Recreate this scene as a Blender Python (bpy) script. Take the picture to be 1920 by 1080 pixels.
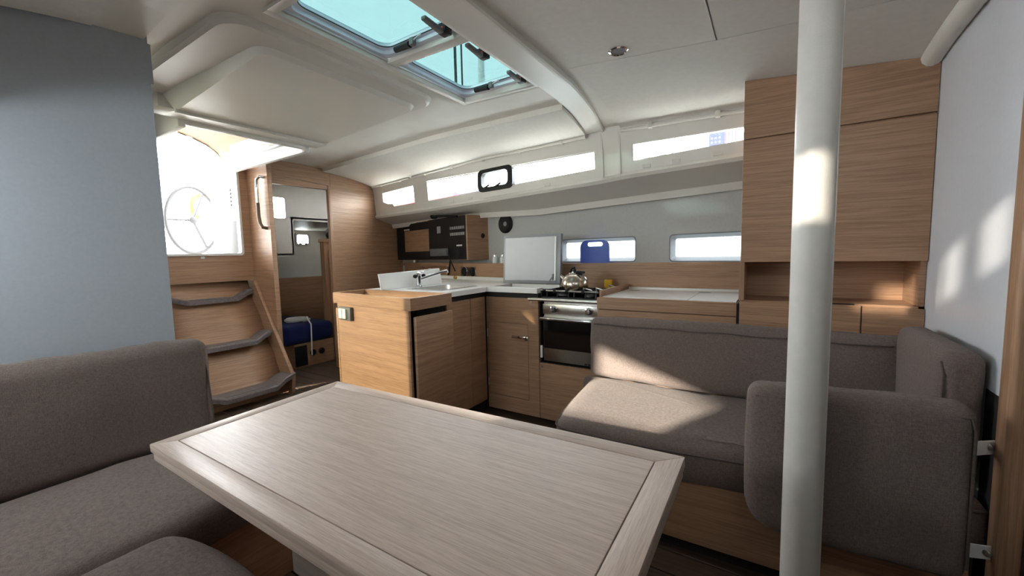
import bpy, bmesh, math, random
from mathutils import Vector, Matrix, noise
random.seed(4)
S = bpy.context.scene
COL = S.collection
for o in list(bpy.data.objects): bpy.data.objects.remove(o)

# ------------------------------------------------------------------ camera
cam_d = bpy.data.cameras.new('camera'); cam = bpy.data.objects.new('camera', cam_d); COL.objects.link(cam)
cam_d.sensor_width = 36.0; cam_d.lens = 757.0 / 1920.0 * 36.0; cam_d.clip_start = 0.02; cam_d.clip_end = 300
RIGHT = Vector((0.841807, 0.539329, -0.022496)); DOWN = Vector((0.026827, -0.083465, -0.996150)); FWD = Vector((-0.539125, 0.837963, -0.084731))
UP = -DOWN
cam.matrix_world = Matrix(((RIGHT.x, UP.x, -FWD.x, 0), (RIGHT.y, UP.y, -FWD.y, 0), (RIGHT.z, UP.z, -FWD.z, 1.18), (0, 0, 0, 1)))
S.camera = cam

# ------------------------------------------------------------------ world, sun, exposure
W = bpy.data.worlds.new('world'); S.world = W; W.use_nodes = True
bg = W.node_tree.nodes['Background']; bg.inputs[0].default_value = (0.94, 0.975, 1.0, 1); bg.inputs[1].default_value = 9.0
sun_d = bpy.data.lights.new('sun', 'SUN'); sun = bpy.data.objects.new('sun', sun_d); COL.objects.link(sun)
sun_d.energy = 6.8; sun_d.angle = math.radians(1.5); sun_d.color = (1.0, 0.90, 0.76)
sun_dir = Vector((0.48, 1.0, -0.36)).normalized()          # the way the light travels
sun.rotation_euler = sun_dir.to_track_quat('-Z', 'Y').to_euler(); sun.location = (-7, -20, 8)
S.view_settings.view_transform = 'Standard'; S.view_settings.look = 'None'
S.view_settings.gamma = 1.0; S.view_settings.exposure = 1.9
try: S.view_settings.use_curve_mapping = False
except Exception: pass

def portal(name, loc, direction, sx, sy):
    """sampling portal on an opening: sheds no light of its own"""
    l = bpy.data.lights.new(name, 'AREA'); l.shape = 'RECTANGLE'; l.size = sx; l.size_y = sy
    l.cycles.is_portal = True
    o = bpy.data.objects.new(name, l); COL.objects.link(o); o.location = loc
    o.rotation_euler = Vector(direction).to_track_quat('-Z', 'Z' if abs(direction[2]) < .5 else 'Y').to_euler()

# ------------------------------------------------------------------ helpers
WORG = {}
class MB:
    def __init__(s): s.bm = bmesh.new()
    def raw(s, vs, fs):
        b = [s.bm.verts.new(v) for v in vs]
        for f in fs:
            try: s.bm.faces.new([b[i] for i in f])
            except ValueError: pass
        return s
    def merge(s, t):
        me = bpy.data.meshes.new('tmp'); t.to_mesh(me); t.free(); s.bm.from_mesh(me); bpy.data.meshes.remove(me); return s
    def box(s, x0, x1, y0, y1, z0, z1, bev=0.0, seg=2):
        t = bmesh.new(); bmesh.ops.create_cube(t, size=1)
        for v in t.verts: v.co = Vector(((x0+x1)/2+v.co.x*(x1-x0), (y0+y1)/2+v.co.y*(y1-y0), (z0+z1)/2+v.co.z*(z1-z0)))
        if bev: bmesh.ops.bevel(t, geom=t.edges[:], offset=min(bev, .49*min(abs(x1-x0), abs(y1-y0), abs(z1-z0))), segments=seg, affect='EDGES', profile=.5)
        return s.merge(t)
    def hexa(s, p, bev=0.0, seg=2):
        """8 points: bottom ring 4, top ring 4"""
        t = bmesh.new(); v = [t.verts.new(q) for q in p]
        for f in ((3,2,1,0),(4,5,6,7),(0,1,5,4),(1,2,6,5),(2,3,7,6),(3,0,4,7)): t.faces.new([v[i] for i in f])
        bmesh.ops.recalc_face_normals(t, faces=t.faces[:])
        if bev: bmesh.ops.bevel(t, geom=t.edges[:], offset=bev, segments=seg, affect='EDGES', profile=.5)
        return s.merge(t)
    def prism(s, pts, ext, bev=0.0, seg=2):
        """closed 3D polygon extruded by vector ext"""
        t = bmesh.new(); e = Vector(ext); n = len(pts)
        a = [t.verts.new(Vector(p)) for p in pts]; b = [t.verts.new(Vector(p)+e) for p in pts]
        t.faces.new(a); t.faces.new(b[::-1])
        for i in range(n): t.faces.new([a[i], b[i], b[(i+1) % n], a[(i+1) % n]])
        bmesh.ops.recalc_face_normals(t, faces=t.faces[:])
        if bev: bmesh.ops.bevel(t, geom=[e_ for e_ in t.edges], offset=bev, segments=seg, affect='EDGES', profile=.5)
        return s.merge(t)
    def ring(s, outer, inner, ext):
        """polygon ring (same count) extruded"""
        e = Vector(ext); n = len(outer)
        vs = [Vector(p) for p in outer]+[Vector(p) for p in inner]; vs += [v+e for v in vs]
        fs = []
        for i in range(n):
            j = (i+1) % n
            fs += [(i, j, n+j, n+i), (2*n+i, 3*n+i, 3*n+j, 2*n+j), (i, 2*n+i, 2*n+j, j), (n+i, n+j, 3*n+j, 3*n+i)]
        return s.raw(vs, fs)
    def tube(s, path, r, n=10, closed=False, cap=True):
        P = [Vector(p) for p in path]; m = len(P); rings = []; prev = None
        for i in range(m):
            if closed: t = (P[(i+1) % m]-P[i-1])
            else: t = (P[min(i+1, m-1)]-P[max(i-1, 0)])
            t.normalize()
            if prev is None:
                a = Vector((0, 0, 1)) if abs(t.z) < .9 else Vector((1, 0, 0)); u = t.cross(a).normalized()
            else: u = (prev-t*prev.dot(t)).normalized()
            prev = u; w = t.cross(u); rr = r[i] if isinstance(r, (list, tuple)) else r
            rings.append([P[i]+(u*math.cos(k*2*math.pi/n)+w*math.sin(k*2*math.pi/n))*rr for k in range(n)])
        vs = [v for g in rings for v in g]; fs = []
        for i in range(m if closed else m-1):
            a, b = i*n, ((i+1) % m)*n
            for k in range(n): fs.append((a+k, a+(k+1) % n, b+(k+1) % n, b+k))
        if cap and not closed: fs += [tuple(range(n))[::-1], tuple((m-1)*n+k for k in range(n))]
        return s.raw(vs, fs)
    def lathe(s, prof, center, axis=(0, 0, 1), n=24):
        """prof: list of (radius, height) along axis"""
        ax = Vector(axis).normalized(); a = Vector((0, 0, 1)) if abs(ax.z) < .9 else Vector((1, 0, 0)); u = ax.cross(a).normalized(); w = ax.cross(u); c = Vector(center)
        vs = []; fs = []
        for r, h in prof:
            for k in range(n): vs.append(c+ax*h+(u*math.cos(2*math.pi*k/n)+w*math.sin(2*math.pi*k/n))*max(r, 1e-5))
        for i in range(len(prof)-1):
            for k in range(n): fs.append((i*n+k, i*n+(k+1) % n, (i+1)*n+(k+1) % n, (i+1)*n+k))
        fs += [tuple(range(n))[::-1], tuple((len(prof)-1)*n+k for k in range(n))]
        return s.raw(vs, fs)
    def grid(s, rows):
        """rows of points (list of equal-length lists) -> sheet"""
        m = len(rows[0]); vs = [p for r in rows for p in r]; fs = []
        for i in range(len(rows)-1):
            for k in range(m-1): fs.append((i*m+k, i*m+k+1, (i+1)*m+k+1, (i+1)*m+k))
        return s.raw(vs, fs)
    def xf(s, M):
        s.bm.transform(M); return s
    def build(s, name, mat, parent=None, smooth=True, ang=35, solid=0.0, **kw):
        bm = s.bm
        bmesh.ops.recalc_face_normals(bm, faces=bm.faces[:])
        if parent is None:
            xs = [v.co for v in bm.verts]
            o_ = Vector(((min(v.x for v in xs)+max(v.x for v in xs))/2, (min(v.y for v in xs)+max(v.y for v in xs))/2, min(v.z for v in xs)))
        else:
            xs = [v.co for v in bm.verts]
            o_ = Vector(((min(v.x for v in xs)+max(v.x for v in xs))/2, (min(v.y for v in xs)+max(v.y for v in xs))/2, (min(v.z for v in xs)+max(v.z for v in xs))/2))
        bm.transform(Matrix.Translation(-o_))
        me = bpy.data.meshes.new(name); bm.to_mesh(me); bm.free()
        me.materials.append(mat)
        if smooth:
            me.shade_smooth(); me.set_sharp_from_angle(angle=math.radians(ang))
        o = bpy.data.objects.new(name, me); COL.objects.link(o); WORG[o.name] = o_
        if parent is not None:
            o.parent = parent; o.location = o_-WORG[parent.name]
        else: o.location = o_
        if solid:
            m_ = o.modifiers.new('thickness', 'SOLIDIFY'); m_.thickness = solid; m_.offset = kw.pop('off', 0)
        for k, v in kw.items(): o[k] = v
        return o

def tag(o, label, cat, group=None, kind=None):
    o['label'] = label; o['category'] = cat
    if group: o['group'] = group
    if kind: o['kind'] = kind
    return o
def thing(name, loc, label, cat, group=None, kind=None):
    o = bpy.data.objects.new(name, None); COL.objects.link(o); o.empty_display_size = .05
    o.location = loc; WORG[o.name] = Vector(loc)
    return tag(o, label, cat, group, kind)
def rrect(cx, cy, w, h, r, n=5):
    """rounded rectangle outline (list of 2D)"""
    out = []
    for sx, sy, a0 in ((1, 1, 0), (-1, 1, 90), (-1, -1, 180), (1, -1, 270)):
        for k in range(n+1):
            a = math.radians(a0+90*k/n); out.append((cx+sx*(w/2-r)+r*math.cos(a), cy+sy*(h/2-r)+r*math.sin(a)))
    return out
def cushion(x0, x1, y0, y1, z0, z1, r=.035, bulge=(.0, .0, .012), n=16, wr=.004, seed=0, warp=None):
    """soft rounded block"""
    c = Vector(((x0+x1)/2, (y0+y1)/2, (z0+z1)/2)); h = Vector(((x1-x0)/2, (y1-y0)/2, (z1-z0)/2)); t = bmesh.new()
    bmesh.ops.create_cube(t, size=2); bmesh.ops.subdivide_edges(t, edges=t.edges[:], cuts=n*2-1, use_grid_fill=True)
    for v in t.verts:
        q = Vector([math.copysign(abs(a)**.55, a) if a else 0 for a in v.co])
        p = Vector((q.x*h.x, q.y*h.y, q.z*h.z))
        i = Vector([max(-h[k]+r, min(h[k]-r, p[k])) for k in range(3)]); d = p-i
        nn = d.normalized() if d.length > 1e-6 else Vector((0, 0, 0))
        p2 = i+nn*r if d.length > 1e-6 else p
        u = [min(1, abs(p2[k])/h[k]) for k in range(3)]
        for k in range(3):
            if u[k] > .8:
                a, b = [j for j in range(3) if j != k]
                p2[k] += math.copysign(bulge[k]*(1-u[a]**2.5)*(1-u[b]**2.5), p2[k])
        w = noise.noise(Vector((p2.x*7+seed, p2.y*7, p2.z*7)))*wr+noise.noise(Vector((p2.x*22+seed, p2.y*22, p2.z*12)))*wr*.4
        p2 += (nn if nn.length else Vector([math.copysign(1, p2[k]) if u[k] > .97 else 0 for k in range(3)]))*w
        v.co = c+p2
        if warp: v.co = warp(v.co)
    m = MB(); m.merge(t); return m
def children_of(o): return [c for c in COL.objects if c.parent == o]
def copy_tree(o, parent=None):
    c = o.copy(); COL.objects.link(c); c.parent = parent
    for ch in children_of(o): copy_tree(ch, c)
    return c

# ------------------------------------------------------------------ materials
def newmat(name):
    m = bpy.data.materials.new(name); m.use_nodes = True; nt = m.node_tree; return m, nt, nt.nodes['Principled BSDF']
def plain(name, col, rough=.5, metal=0.0, var=.06, scale=12.0, bump=0.0, bscale=200.0, spec=.5, coat=0.0):
    m, nt, b = newmat(name); L = nt.links.new
    tc = nt.nodes.new('ShaderNodeTexCoord'); ns = nt.nodes.new('ShaderNodeTexNoise'); ns.inputs['Scale'].default_value = scale; ns.inputs['Detail'].default_value = 3
    L(tc.outputs['Object'], ns.inputs['Vector'])
    rp = nt.nodes.new('ShaderNodeValToRGB'); rp.color_ramp.elements[0].color = (*[c*(1-var) for c in col], 1); rp.color_ramp.elements[1].color = (*[min(1, c*(1+var)) for c in col], 1)
    rp.color_ramp.elements[0].position = .3; rp.color_ramp.elements[1].position = .7
    L(ns.outputs['Fac'], rp.inputs[0]); L(rp.outputs[0], b.inputs['Base Color'])
    b.inputs['Roughness'].default_value = rough; b.inputs['Metallic'].default_value = metal; b.inputs['Specular IOR Level'].default_value = spec
    b.inputs['Coat Weight'].default_value = coat
    if bump:
        n2 = nt.nodes.new('ShaderNodeTexNoise'); n2.inputs['Scale'].default_value = bscale; L(tc.outputs['Object'], n2.inputs['Vector'])
        bp = nt.nodes.new('ShaderNodeBump'); bp.inputs['Strength'].default_value = bump; bp.inputs['Distance'].default_value = .002
        L(n2.outputs['Fac'], bp.inputs['Height']); L(bp.outputs[0], b.inputs['Normal'])
    return m
def wood(name, c1, c2, scl, rough=.45, bump=.12):
    """veneer: stretched noise streaks, scl = frequency along x,y,z"""
    m, nt, b = newmat(name); L = nt.links.new
    geo = nt.nodes.new('ShaderNodeNewGeometry'); mp = nt.nodes.new('ShaderNodeMapping'); mp.inputs['Scale'].default_value = scl
    L(geo.outputs['Position'], mp.inputs['Vector'])
    n1 = nt.nodes.new('ShaderNodeTexNoise'); n1.inputs['Scale'].default_value = 1.0; n1.inputs['Detail'].default_value = 4; n1.inputs['Roughness'].default_value = .65
    n2 = nt.nodes.new('ShaderNodeTexNoise'); n2.inputs['Scale'].default_value = .18; n2.inputs['Detail'].default_value = 2
    n3 = nt.nodes.new('ShaderNodeTexNoise'); n3.inputs['Scale'].default_value = 3.2; n3.inputs['Detail'].default_value = 2
    for n_ in (n1, n2, n3): L(mp.outputs[0], n_.inputs['Vector'])
    a = nt.nodes.new('ShaderNodeMath'); a.operation = 'MULTIPLY_ADD'; a.inputs[1].default_value = .5; n2.inputs['Scale'].default_value = .3; L(n2.outputs['Fac'], a.inputs[0]); L(n1.outputs['Fac'], a.inputs[2])
    a2 = nt.nodes.new('ShaderNodeMath'); a2.operation = 'MULTIPLY_ADD'; a2.inputs[1].default_value = .45; L(n3.outputs['Fac'], a2.inputs[0]); L(a.outputs[0], a2.inputs[2])
    rp = nt.nodes.new('ShaderNodeValToRGB'); e = rp.color_ramp.elements
    e[0].position = .68; e[0].color = (*c2, 1); e[1].position = 1.18 if False else 1.0; e[1].color = (*c1, 1)
    sub = nt.nodes.new('ShaderNodeMath'); sub.operation = 'SUBTRACT'; sub.inputs[1].default_value = .12; L(a2.outputs[0], sub.inputs[0])
    L(sub.outputs[0], rp.inputs[0]); L(rp.outputs[0], b.inputs['Base Color'])
    b.inputs['Roughness'].default_value = rough
    bp = nt.nodes.new('ShaderNodeBump'); bp.inputs['Strength'].default_value = bump; bp.inputs['Distance'].default_value = .001
    L(n3.outputs['Fac'], bp.inputs['Height']); L(bp.outputs[0], b.inputs['Normal'])
    return m
OAK1, OAK2 = (.42, .250, .148), (.29, .160, .090)
oak = wood('oak_horizontal', OAK1, OAK2, (5, 5, 210))
oak_x = wood('oak_lengthwise', OAK1, OAK2, (5, 210, 210))
oak_y = wood('oak_crosswise', OAK1, OAK2, (210, 5, 210))
oak_v = wood('oak_upright', OAK1, OAK2, (210, 210, 5))
TB1, TB2 = (.60, .475, .405), (.44, .335, .275)
table_x = wood('table_oak_lengthwise', TB1, TB2, (9, 420, 420), rough=.42)
table_y = wood('table_oak_crosswise', TB1, TB2, (420, 9, 420), rough=.42)
floor_m = wood('dark_sole_wood', (.085, .052, .034), (.045, .027, .018), (4, 90, 90), rough=.55)
def fabric(name, col, dark):
    m, nt, b = newmat(name); L = nt.links.new
    geo = nt.nodes.new('ShaderNodeNewGeometry')
    def nz(scl, det=2):
        mp = nt.nodes.new('ShaderNodeMapping'); mp.inputs['Scale'].default_value = scl; L(geo.outputs['Position'], mp.inputs['Vector'])
        n_ = nt.nodes.new('ShaderNodeTexNoise'); n_.inputs['Scale'].default_value = 1; n_.inputs['Detail'].default_value = det; L(mp.outputs[0], n_.inputs['Vector']); return n_
    a, c, d = nz((620, 620, 90)), nz((90, 90, 620)), nz((500, 500, 500))
    s1 = nt.nodes.new('ShaderNodeMath'); s1.operation = 'ADD'; L(a.outputs['Fac'], s1.inputs[0]); L(c.outputs['Fac'], s1.inputs[1])
    s2 = nt.nodes.new('ShaderNodeMath'); s2.operation = 'ADD'; L(s1.outputs[0], s2.inputs[0]); L(d.outputs['Fac'], s2.inputs[1])
    s3 = nt.nodes.new('ShaderNodeMath'); s3.operation = 'MULTIPLY'; s3.inputs[1].default_value = 1/3; L(s2.outputs[0], s3.inputs[0])
    rp = nt.nodes.new('ShaderNodeValToRGB'); e = rp.color_ramp.elements; e[0].position = .38; e[0].color = (*dark, 1); e[1].position = .62; e[1].color = (*col, 1)
    L(s3.outputs[0], rp.inputs[0]); L(rp.outputs[0], b.inputs['Base Color'])
    b.inputs['Roughness'].default_value = .95; b.inputs['Specular IOR Level'].default_value = .1
    b.inputs['Sheen Weight'].default_value = .08; b.inputs['Sheen Roughness'].default_value = .5
    bp = nt.nodes.new('ShaderNodeBump'); bp.inputs['Strength'].default_value = .8; bp.inputs['Distance'].default_value = .003
    L(s3.outputs[0], bp.inputs['Height']); L(bp.outputs[0], b.inputs['Normal'])
    return m
cloth = fabric('taupe_weave', (.235, .186, .167), (.122, .096, .086))
piping_m = fabric('taupe_piping', (.15, .122, .112), (.085, .068, .062))
blue_cloth = fabric('navy_mattress', (.02, .03, .12), (.008, .012, .06))
liner = plain('headliner_vinyl', (.71, .69, .645), .75, var=.03, scale=40, bump=.15, bscale=600)
gelcoat = plain('white_gelcoat', (.66, .64, .595), .38, var=.02, scale=4)
cream = plain('cream_moulding', (.72, .70, .645), .5, var=.03, scale=6)
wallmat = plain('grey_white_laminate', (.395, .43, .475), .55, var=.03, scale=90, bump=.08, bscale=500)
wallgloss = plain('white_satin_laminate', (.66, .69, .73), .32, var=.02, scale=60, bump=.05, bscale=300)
hullcloth = plain('grey_hull_lining', (.47, .475, .47), .8, var=.04, scale=80, bump=.15, bscale=500)
leather = plain('off_white_leather', (.66, .645, .60), .45, var=.03, scale=30, bump=.25, bscale=260)
corian = plain('white_solid_surface', (.80, .79, .77), .3, var=.015)
white_p = plain('white_plastic', (.78, .78, .78), .35, var=.02)
lidgrey = plain('pale_grey_lid', (.66, .67, .70), .45, var=.02)
alu = plain('anodised_aluminium', (.62, .64, .68), .38, .85, var=.03)
hatchalu = plain('pale_hatch_frame', (.66, .70, .80), .4, .15, var=.03)
steel = plain('brushed_steel', (.62, .60, .57), .28, 1.0, var=.05, scale=60)
chrome = plain('chrome', (.82, .82, .84), .08, 1.0, var=.02)
kettlem = plain('kettle_steel', (.52, .47, .40), .22, 1.0, var=.08, scale=20)
black = plain('black_plastic', (.010, .010, .011), .5, var=.2, spec=.25)
blackgl = plain('black_glass', (.006, .006, .007), .06, var=.2)
shadow_m = plain('black_parts_and_shade', (.01, .009, .008), .8, var=.1)  # near-black; puts shade into gaps and recesses, also colours a panel
greyp = plain('grey_plastic', (.12, .125, .13), .45, var=.1)
midgrey = plain('mid_grey_plastic', (.28, .28, .29), .5, var=.08)
tread_m = wood('grey_brown_tread', (.21, .185, .185), (.13, .112, .112), (5, 90, 90), rough=.4)
brownl = plain('brown_leather', (.14, .085, .05), .55, var=.1, bump=.2)
bluep = plain('blue_plastic', (.03, .09, .50), .4, var=.08)
yellow = plain('yellow_sponge', (.75, .45, .03), .9, var=.15, scale=120)
orange = plain('orange_buoy', (.42, .06, .008), .6, var=.05)
tan = plain('tan_canvas', (.065, .04, .015), .9, var=.08, scale=60)
red = plain('red_hull_paint', (.50, .014, .03), .5, var=.05)
purple = plain('purple_cover', (.06, .03, .12), .8, var=.08)
water = plain('harbour_water', (.22, .27, .27), .15, var=.3, scale=2, bump=.4, bscale=4)
pontoon_m = plain('pale_dock_boards', (.5, .48, .44), .8, var=.1)
brass = plain('brass', (.62, .42, .12), .3, 1.0)
flagblue = plain('flag_blue', (.0015, .005, .035), .8); flagred = plain('flag_red', (.3, .006, .012), .8); flagwhite = plain('flag_white', (.85, .85, .85), .8)
lidframe = plain('dull_aluminium', (.30, .31, .33), .45, .3, var=.03)
revealm = plain('reveal_moulding', (.20, .205, .21), .5, var=.02)
jarglass = plain('clear_jar', (.75, .77, .76), .1, var=.02)
redp = plain('red_button', (.7, .05, .03), .4)
outblack = plain('black_weathered_leather', (.014, .014, .016), .6, var=.1); outgrey = plain('weathered_grey', (.03, .032, .034), .6, var=.1)
def glass(name, tint, gloss=.06):
    m = bpy.data.materials.new(name); m.use_nodes = True; nt = m.node_tree; nt.nodes.clear(); L = nt.links.new
    out = nt.nodes.new('ShaderNodeOutputMaterial'); mx = nt.nodes.new('ShaderNodeMixShader'); t = nt.nodes.new('ShaderNodeBsdfTransparent'); g = nt.nodes.new('ShaderNodeBsdfGlossy')
    ns = nt.nodes.new('ShaderNodeTexNoise'); ns.inputs['Scale'].default_value = 9; ns.inputs['Detail'].default_value = 5; tc = nt.nodes.new('ShaderNodeTexCoord'); L(tc.outputs['Object'], ns.inputs['Vector'])
    rp = nt.nodes.new('ShaderNodeValToRGB'); rp.color_ramp.elements[0].color = (*[c*.94 for c in tint], 1); rp.color_ramp.elements[1].color = (*tint, 1); L(ns.outputs['Fac'], rp.inputs[0]); L(rp.outputs[0], t.inputs[0])
    g.inputs['Roughness'].default_value = .03
    mx.inputs[0].default_value = gloss*.7; L(t.outputs[0], mx.inputs[1]); L(g.outputs[0], mx.inputs[2]); L(mx.outputs[0], out.inputs[0]); return m
dimming_pane = glass('sun_dimming_acrylic', (.43, .425, .36)); sidepane = glass('dimming_grey_acrylic', (.55, .55, .55))  # panes of unseen windows, tinted to weaken the sun patches
hullpane = glass('tinted_hull_acrylic', (.40, .42, .43))
clear = glass('clear_acrylic', (.93, .95, .95)); smoke = glass('tinted_hatch_acrylic', (.128, .170, .169))

# ------------------------------------------------------------------ boat lines
def interp(t, pts):
    if t <= pts[0][0]: return pts[0][1]
    for (a, b), (c, d) in zip(pts, pts[1:]):
        if t <= c: return b+(d-b)*(t-a)/(c-a)
    return pts[-1][1]
def yw(x): return 2.55-.155*(x+.16)                          # coachroof side, port
def hull(x): return 2.93-.166*(x+.17)                        # hull lining, port
YS = .1                                                       # coachroof side, starboard
def zw(x): return interp(x, ((-4.1, 2.0), (-2.2, 2.02), (-1.0, 1.995), (-.16, 1.94), (.54, 1.888), (2.3, 1.76)))
def Zc(x, y):
    D = interp(x, ((-1.0, .10), (-.16, .065)))
    t = (y-1.5)/(yw(x)-1.5) if y > 1.5 else (1.5-y)/(1.5-YS)
    return zw(x)+D*(1-min(1, t)**4)

# ================================================================== SETTING
f = tag(MB().box(-6.62, 2.3, -.62, 4.4, -.06, -.004).build('floor', floor_m, smooth=False), 'dark brown wooden cabin sole under everything', 'floor', kind='structure')
y_ = .62
while y_ < 2.4:
    MB().box(-5.0, 1.6, y_+.003, y_+.117, -.004, .002, .0015, 1).build('plank', floor_m, f, smooth=False); y_ += .12

# ---- ceiling with openings
HX0, HX1, HY0, HY1 = -1.585, -1.10, .87, 1.98               # skylight opening
OX0, OX1, OY0, OY1 = -4.1, -2.93, 1.04, 1.76                # companionway roof opening
def breaks(a, b, step, extra):
    n = max(1, round((b-a)/step)); v = [a+(b-a)*i/n for i in range(n+1)]
    for e in extra:
        k = min(range(len(v)), key=lambda i: abs(v[i]-e)); v[k] = e
    return sorted(set(v))
xs = breaks(-4.1, 2.3, .08, (HX0, HX1, OX1)); us = breaks(YS, 2.0, .06, (HY0, HY1, OY0, OY1))
m = MB(); bmv = {}
def cv(i, j):
    if (i, j) not in bmv:
        x = xs[i]
        y = us[j] if j < len(us) else 1.98+(yw(x)-1.98+.02)*(j-len(us)+1)/10
        bmv[(i, j)] = m.bm.verts.new((x, y, Zc(x, y)))
    return bmv[(i, j)]
us = [u for u in us if u <= 1.981]
for i in range(len(xs)-1):
    for j in range(len(us)-1+10):
        xm = (xs[i]+xs[i+1])/2; ym = (us[j]+us[j+1])/2 if j < len(us)-1 else 2.1
        if HX0 < xm < HX1 and HY0 < ym < HY1: continue
        if OX0 < xm < OX1 and OY0 < ym < OY1: continue
        m.bm.faces.new((cv(i, j), cv(i+1, j), cv(i+1, j+1), cv(i, j+1)))
ceil = tag(m.build('ceiling', cream, solid=.03, off=0), 'off-white moulded cabin roof overhead', 'ceiling', kind='structure')
for v in ceil.data.vertices: v.co.z += .015
def liner_panel(name, x0, x1, ya, yb, drop=.012, mat=liner, nx=14, ny=10, parent=ceil, label=None):
    """padded headliner panel: ya,yb functions of x"""
    lo = []; hi = []
    for i in range(nx+1):
        x = x0+(x1-x0)*i/nx; a, b = ya(x), yb(x)
        lo.append([(x, a+(b-a)*k/ny, Zc(x, a+(b-a)*k/ny)-drop) for k in range(ny+1)])
    m = MB(); nv = ny+1
    vs = [p for r in lo for p in r]+[(p[0], p[1], p[2]+drop+.004) for r in lo for p in r]; N = len(lo)*nv; fs = []
    for i in range(nx):
        for k in range(ny):
            a = i*nv+k; fs += [(a, a+1, a+1+nv, a+nv), (N+a, N+a+nv, N+a+1+nv, N+a+1)]
    for i in range(nx):
        for k in (0, ny):
            a = i*nv+k; fs.append((a, a+nv, N+a+nv, N+a))
    for k in range(ny):
        for i in (0, nx):
            a = i*nv+k; fs.append((a, a+1, N+a+1, N+a))
    o = m.raw(vs, fs).build(name, mat, parent, ang=40)
    if label: o['label'] = label
    return o
liner_panel('headliner_panel', -.845, -.207, lambda x: .3, lambda x: 1.872-.05*(x+.85))
liner_panel('headliner_panel', -.201, .528, lambda x: .3, lambda x: 1.872-.05*(x+.85))
liner_panel('headliner_panel', -.845, .528, lambda x: 1.877-.05*(x+.85), lambda x: yw(x)-.004)
liner_panel('headliner_panel', -3.86, -1.09, lambda x: 2.30-.07*(x+1.1), lambda x: yw(x)-.004, drop=.036)
liner_panel('headliner_panel', -2.16, -1.62, lambda x: .12, lambda x: .497, drop=.03)
# roof beam across the cabin
m = MB(); prof = []
for k in range(41):
    y = .25+(yw(-1.0)-.25)*k/40; d = .05 if y < 1.95 else .05-.028*min(1, (y-1.95)/.5); w = .085 if y < 2.0 else .085-.016*min(1, (y-2.0)/.6); xc = -.985-.045*max(0, (y-2.0)/.7)
    prof.append((y, d, w, xc))
rows = []
for y, d, w, xc in prof:
    z = Zc(xc, y); d *= .72; rows.append([(xc-w, y, z+.002), (xc-w+.003, y, z-d*.7), (xc-w+.010, y, z-d*.98), (xc-w+.03, y, z-d), (xc+w-.03, y, z-d), (xc+w-.022, y, z-d-.002), (xc+w-.018, y, z-d-.008), (xc+w-.006, y, z-d-.008), (xc+w, y, z-d), (xc+w, y, z+.002)])
m.grid(rows)
beam = tag(m.build('trim_1', gelcoat, ang=28), 'broad white beam crossing the roof just forward of the skylights', 'beam', kind='structure')
# sliding hatch garage: flange and sloping tray under the roof
g = thing('trim_2', (-2.3, 1.37, 2.0), 'moulded housing for the sliding companionway hatch under the roof', 'hatch housing', kind='structure')
def slab_outline(x0, x1, y0, y1, r):       # rounded at the forward (x1) corners
    o = [(x0, y0)]
    for cx, cy, a0 in ((x1-r, y0+r, -90), (x1-r, y1-r, 0)):
        for k in range(7): a = math.radians(a0+90*k/6); o.append((cx+r*math.cos(a), cy+r*math.sin(a)))
    return o+[(x0, y1)]
def loft_outlines(layers):
    vs = []; fs = []; n = len(layers[0])
    for L_ in layers: vs += L_
    for i in range(len(layers)-1):
        for k in range(n): fs.append((i*n+k, i*n+(k+1) % n, (i+1)*n+(k+1) % n, (i+1)*n+k))
    fs += [tuple(range(n))[::-1], tuple((len(layers)-1)*n+k for k in range(n))]
    return MB().raw(vs, fs)
def lay(x0, x1, y0, y1, r, zf): return [(x, y, zf(x, y)) for x, y in slab_outline(x0, x1, y0, y1, r)]
zfl = lambda dz: (lambda x, y: 2.098-.004*(x+2.3)+dz-.012*((y-1.31)/.55)**4)
loft_outlines([lay(-2.92, -1.70, .74, 1.88, .10, zfl(.03)), lay(-2.92, -1.71, .75, 1.87, .10, zfl(0)), lay(-2.92, -1.725, .765, 1.855, .09, zfl(-.012))]).build('flange', gelcoat, g, ang=25)
ztr = lambda d: (lambda x, y: 2.0+(x+2.74)*.055+d)
loft_outlines([lay(-2.935, -1.77, .87, 1.86, .08, ztr(.10)), lay(-2.925, -1.81, .92, 1.82, .07, ztr(.02)), lay(-2.745, -1.825, .94, 1.805, .06, ztr(0))]).build('sloping_tray', gelcoat, g, ang=25)
MB().box(-2.93, -2.76, .86, 1.86, 2.005, 2.09, .012).build('front_rail', gelcoat, g)
MB().box(-2.76, -2.735, .93, 1.815, 1.985, 2.01, .008).build('edge_bead', gelcoat, g)
# companionway side rails and coaming in the roof opening
t = thing('trim_3', (-3.5, 1.4, 1.97), 'white slide rails lining the companionway roof opening', 'slide rail', kind='structure')
MB().box(-4.1, -2.93, 1.76, 1.80, 1.965, 2.20, .008).build('slide_rail', gelcoat, t)
MB().box(-4.1, -2.93, 1.00, 1.04, 1.965, 2.20, .008).build('slide_rail', gelcoat, t)
MB().box(-2.97, -2.93, 1.03, 1.77, 1.985, 2.20, .008).build('coaming', gelcoat, t)
MB().box(-4.1, -2.97, 1.735, 1.762, 2.055, 2.075, .004).build('track', alu, t)

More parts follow.
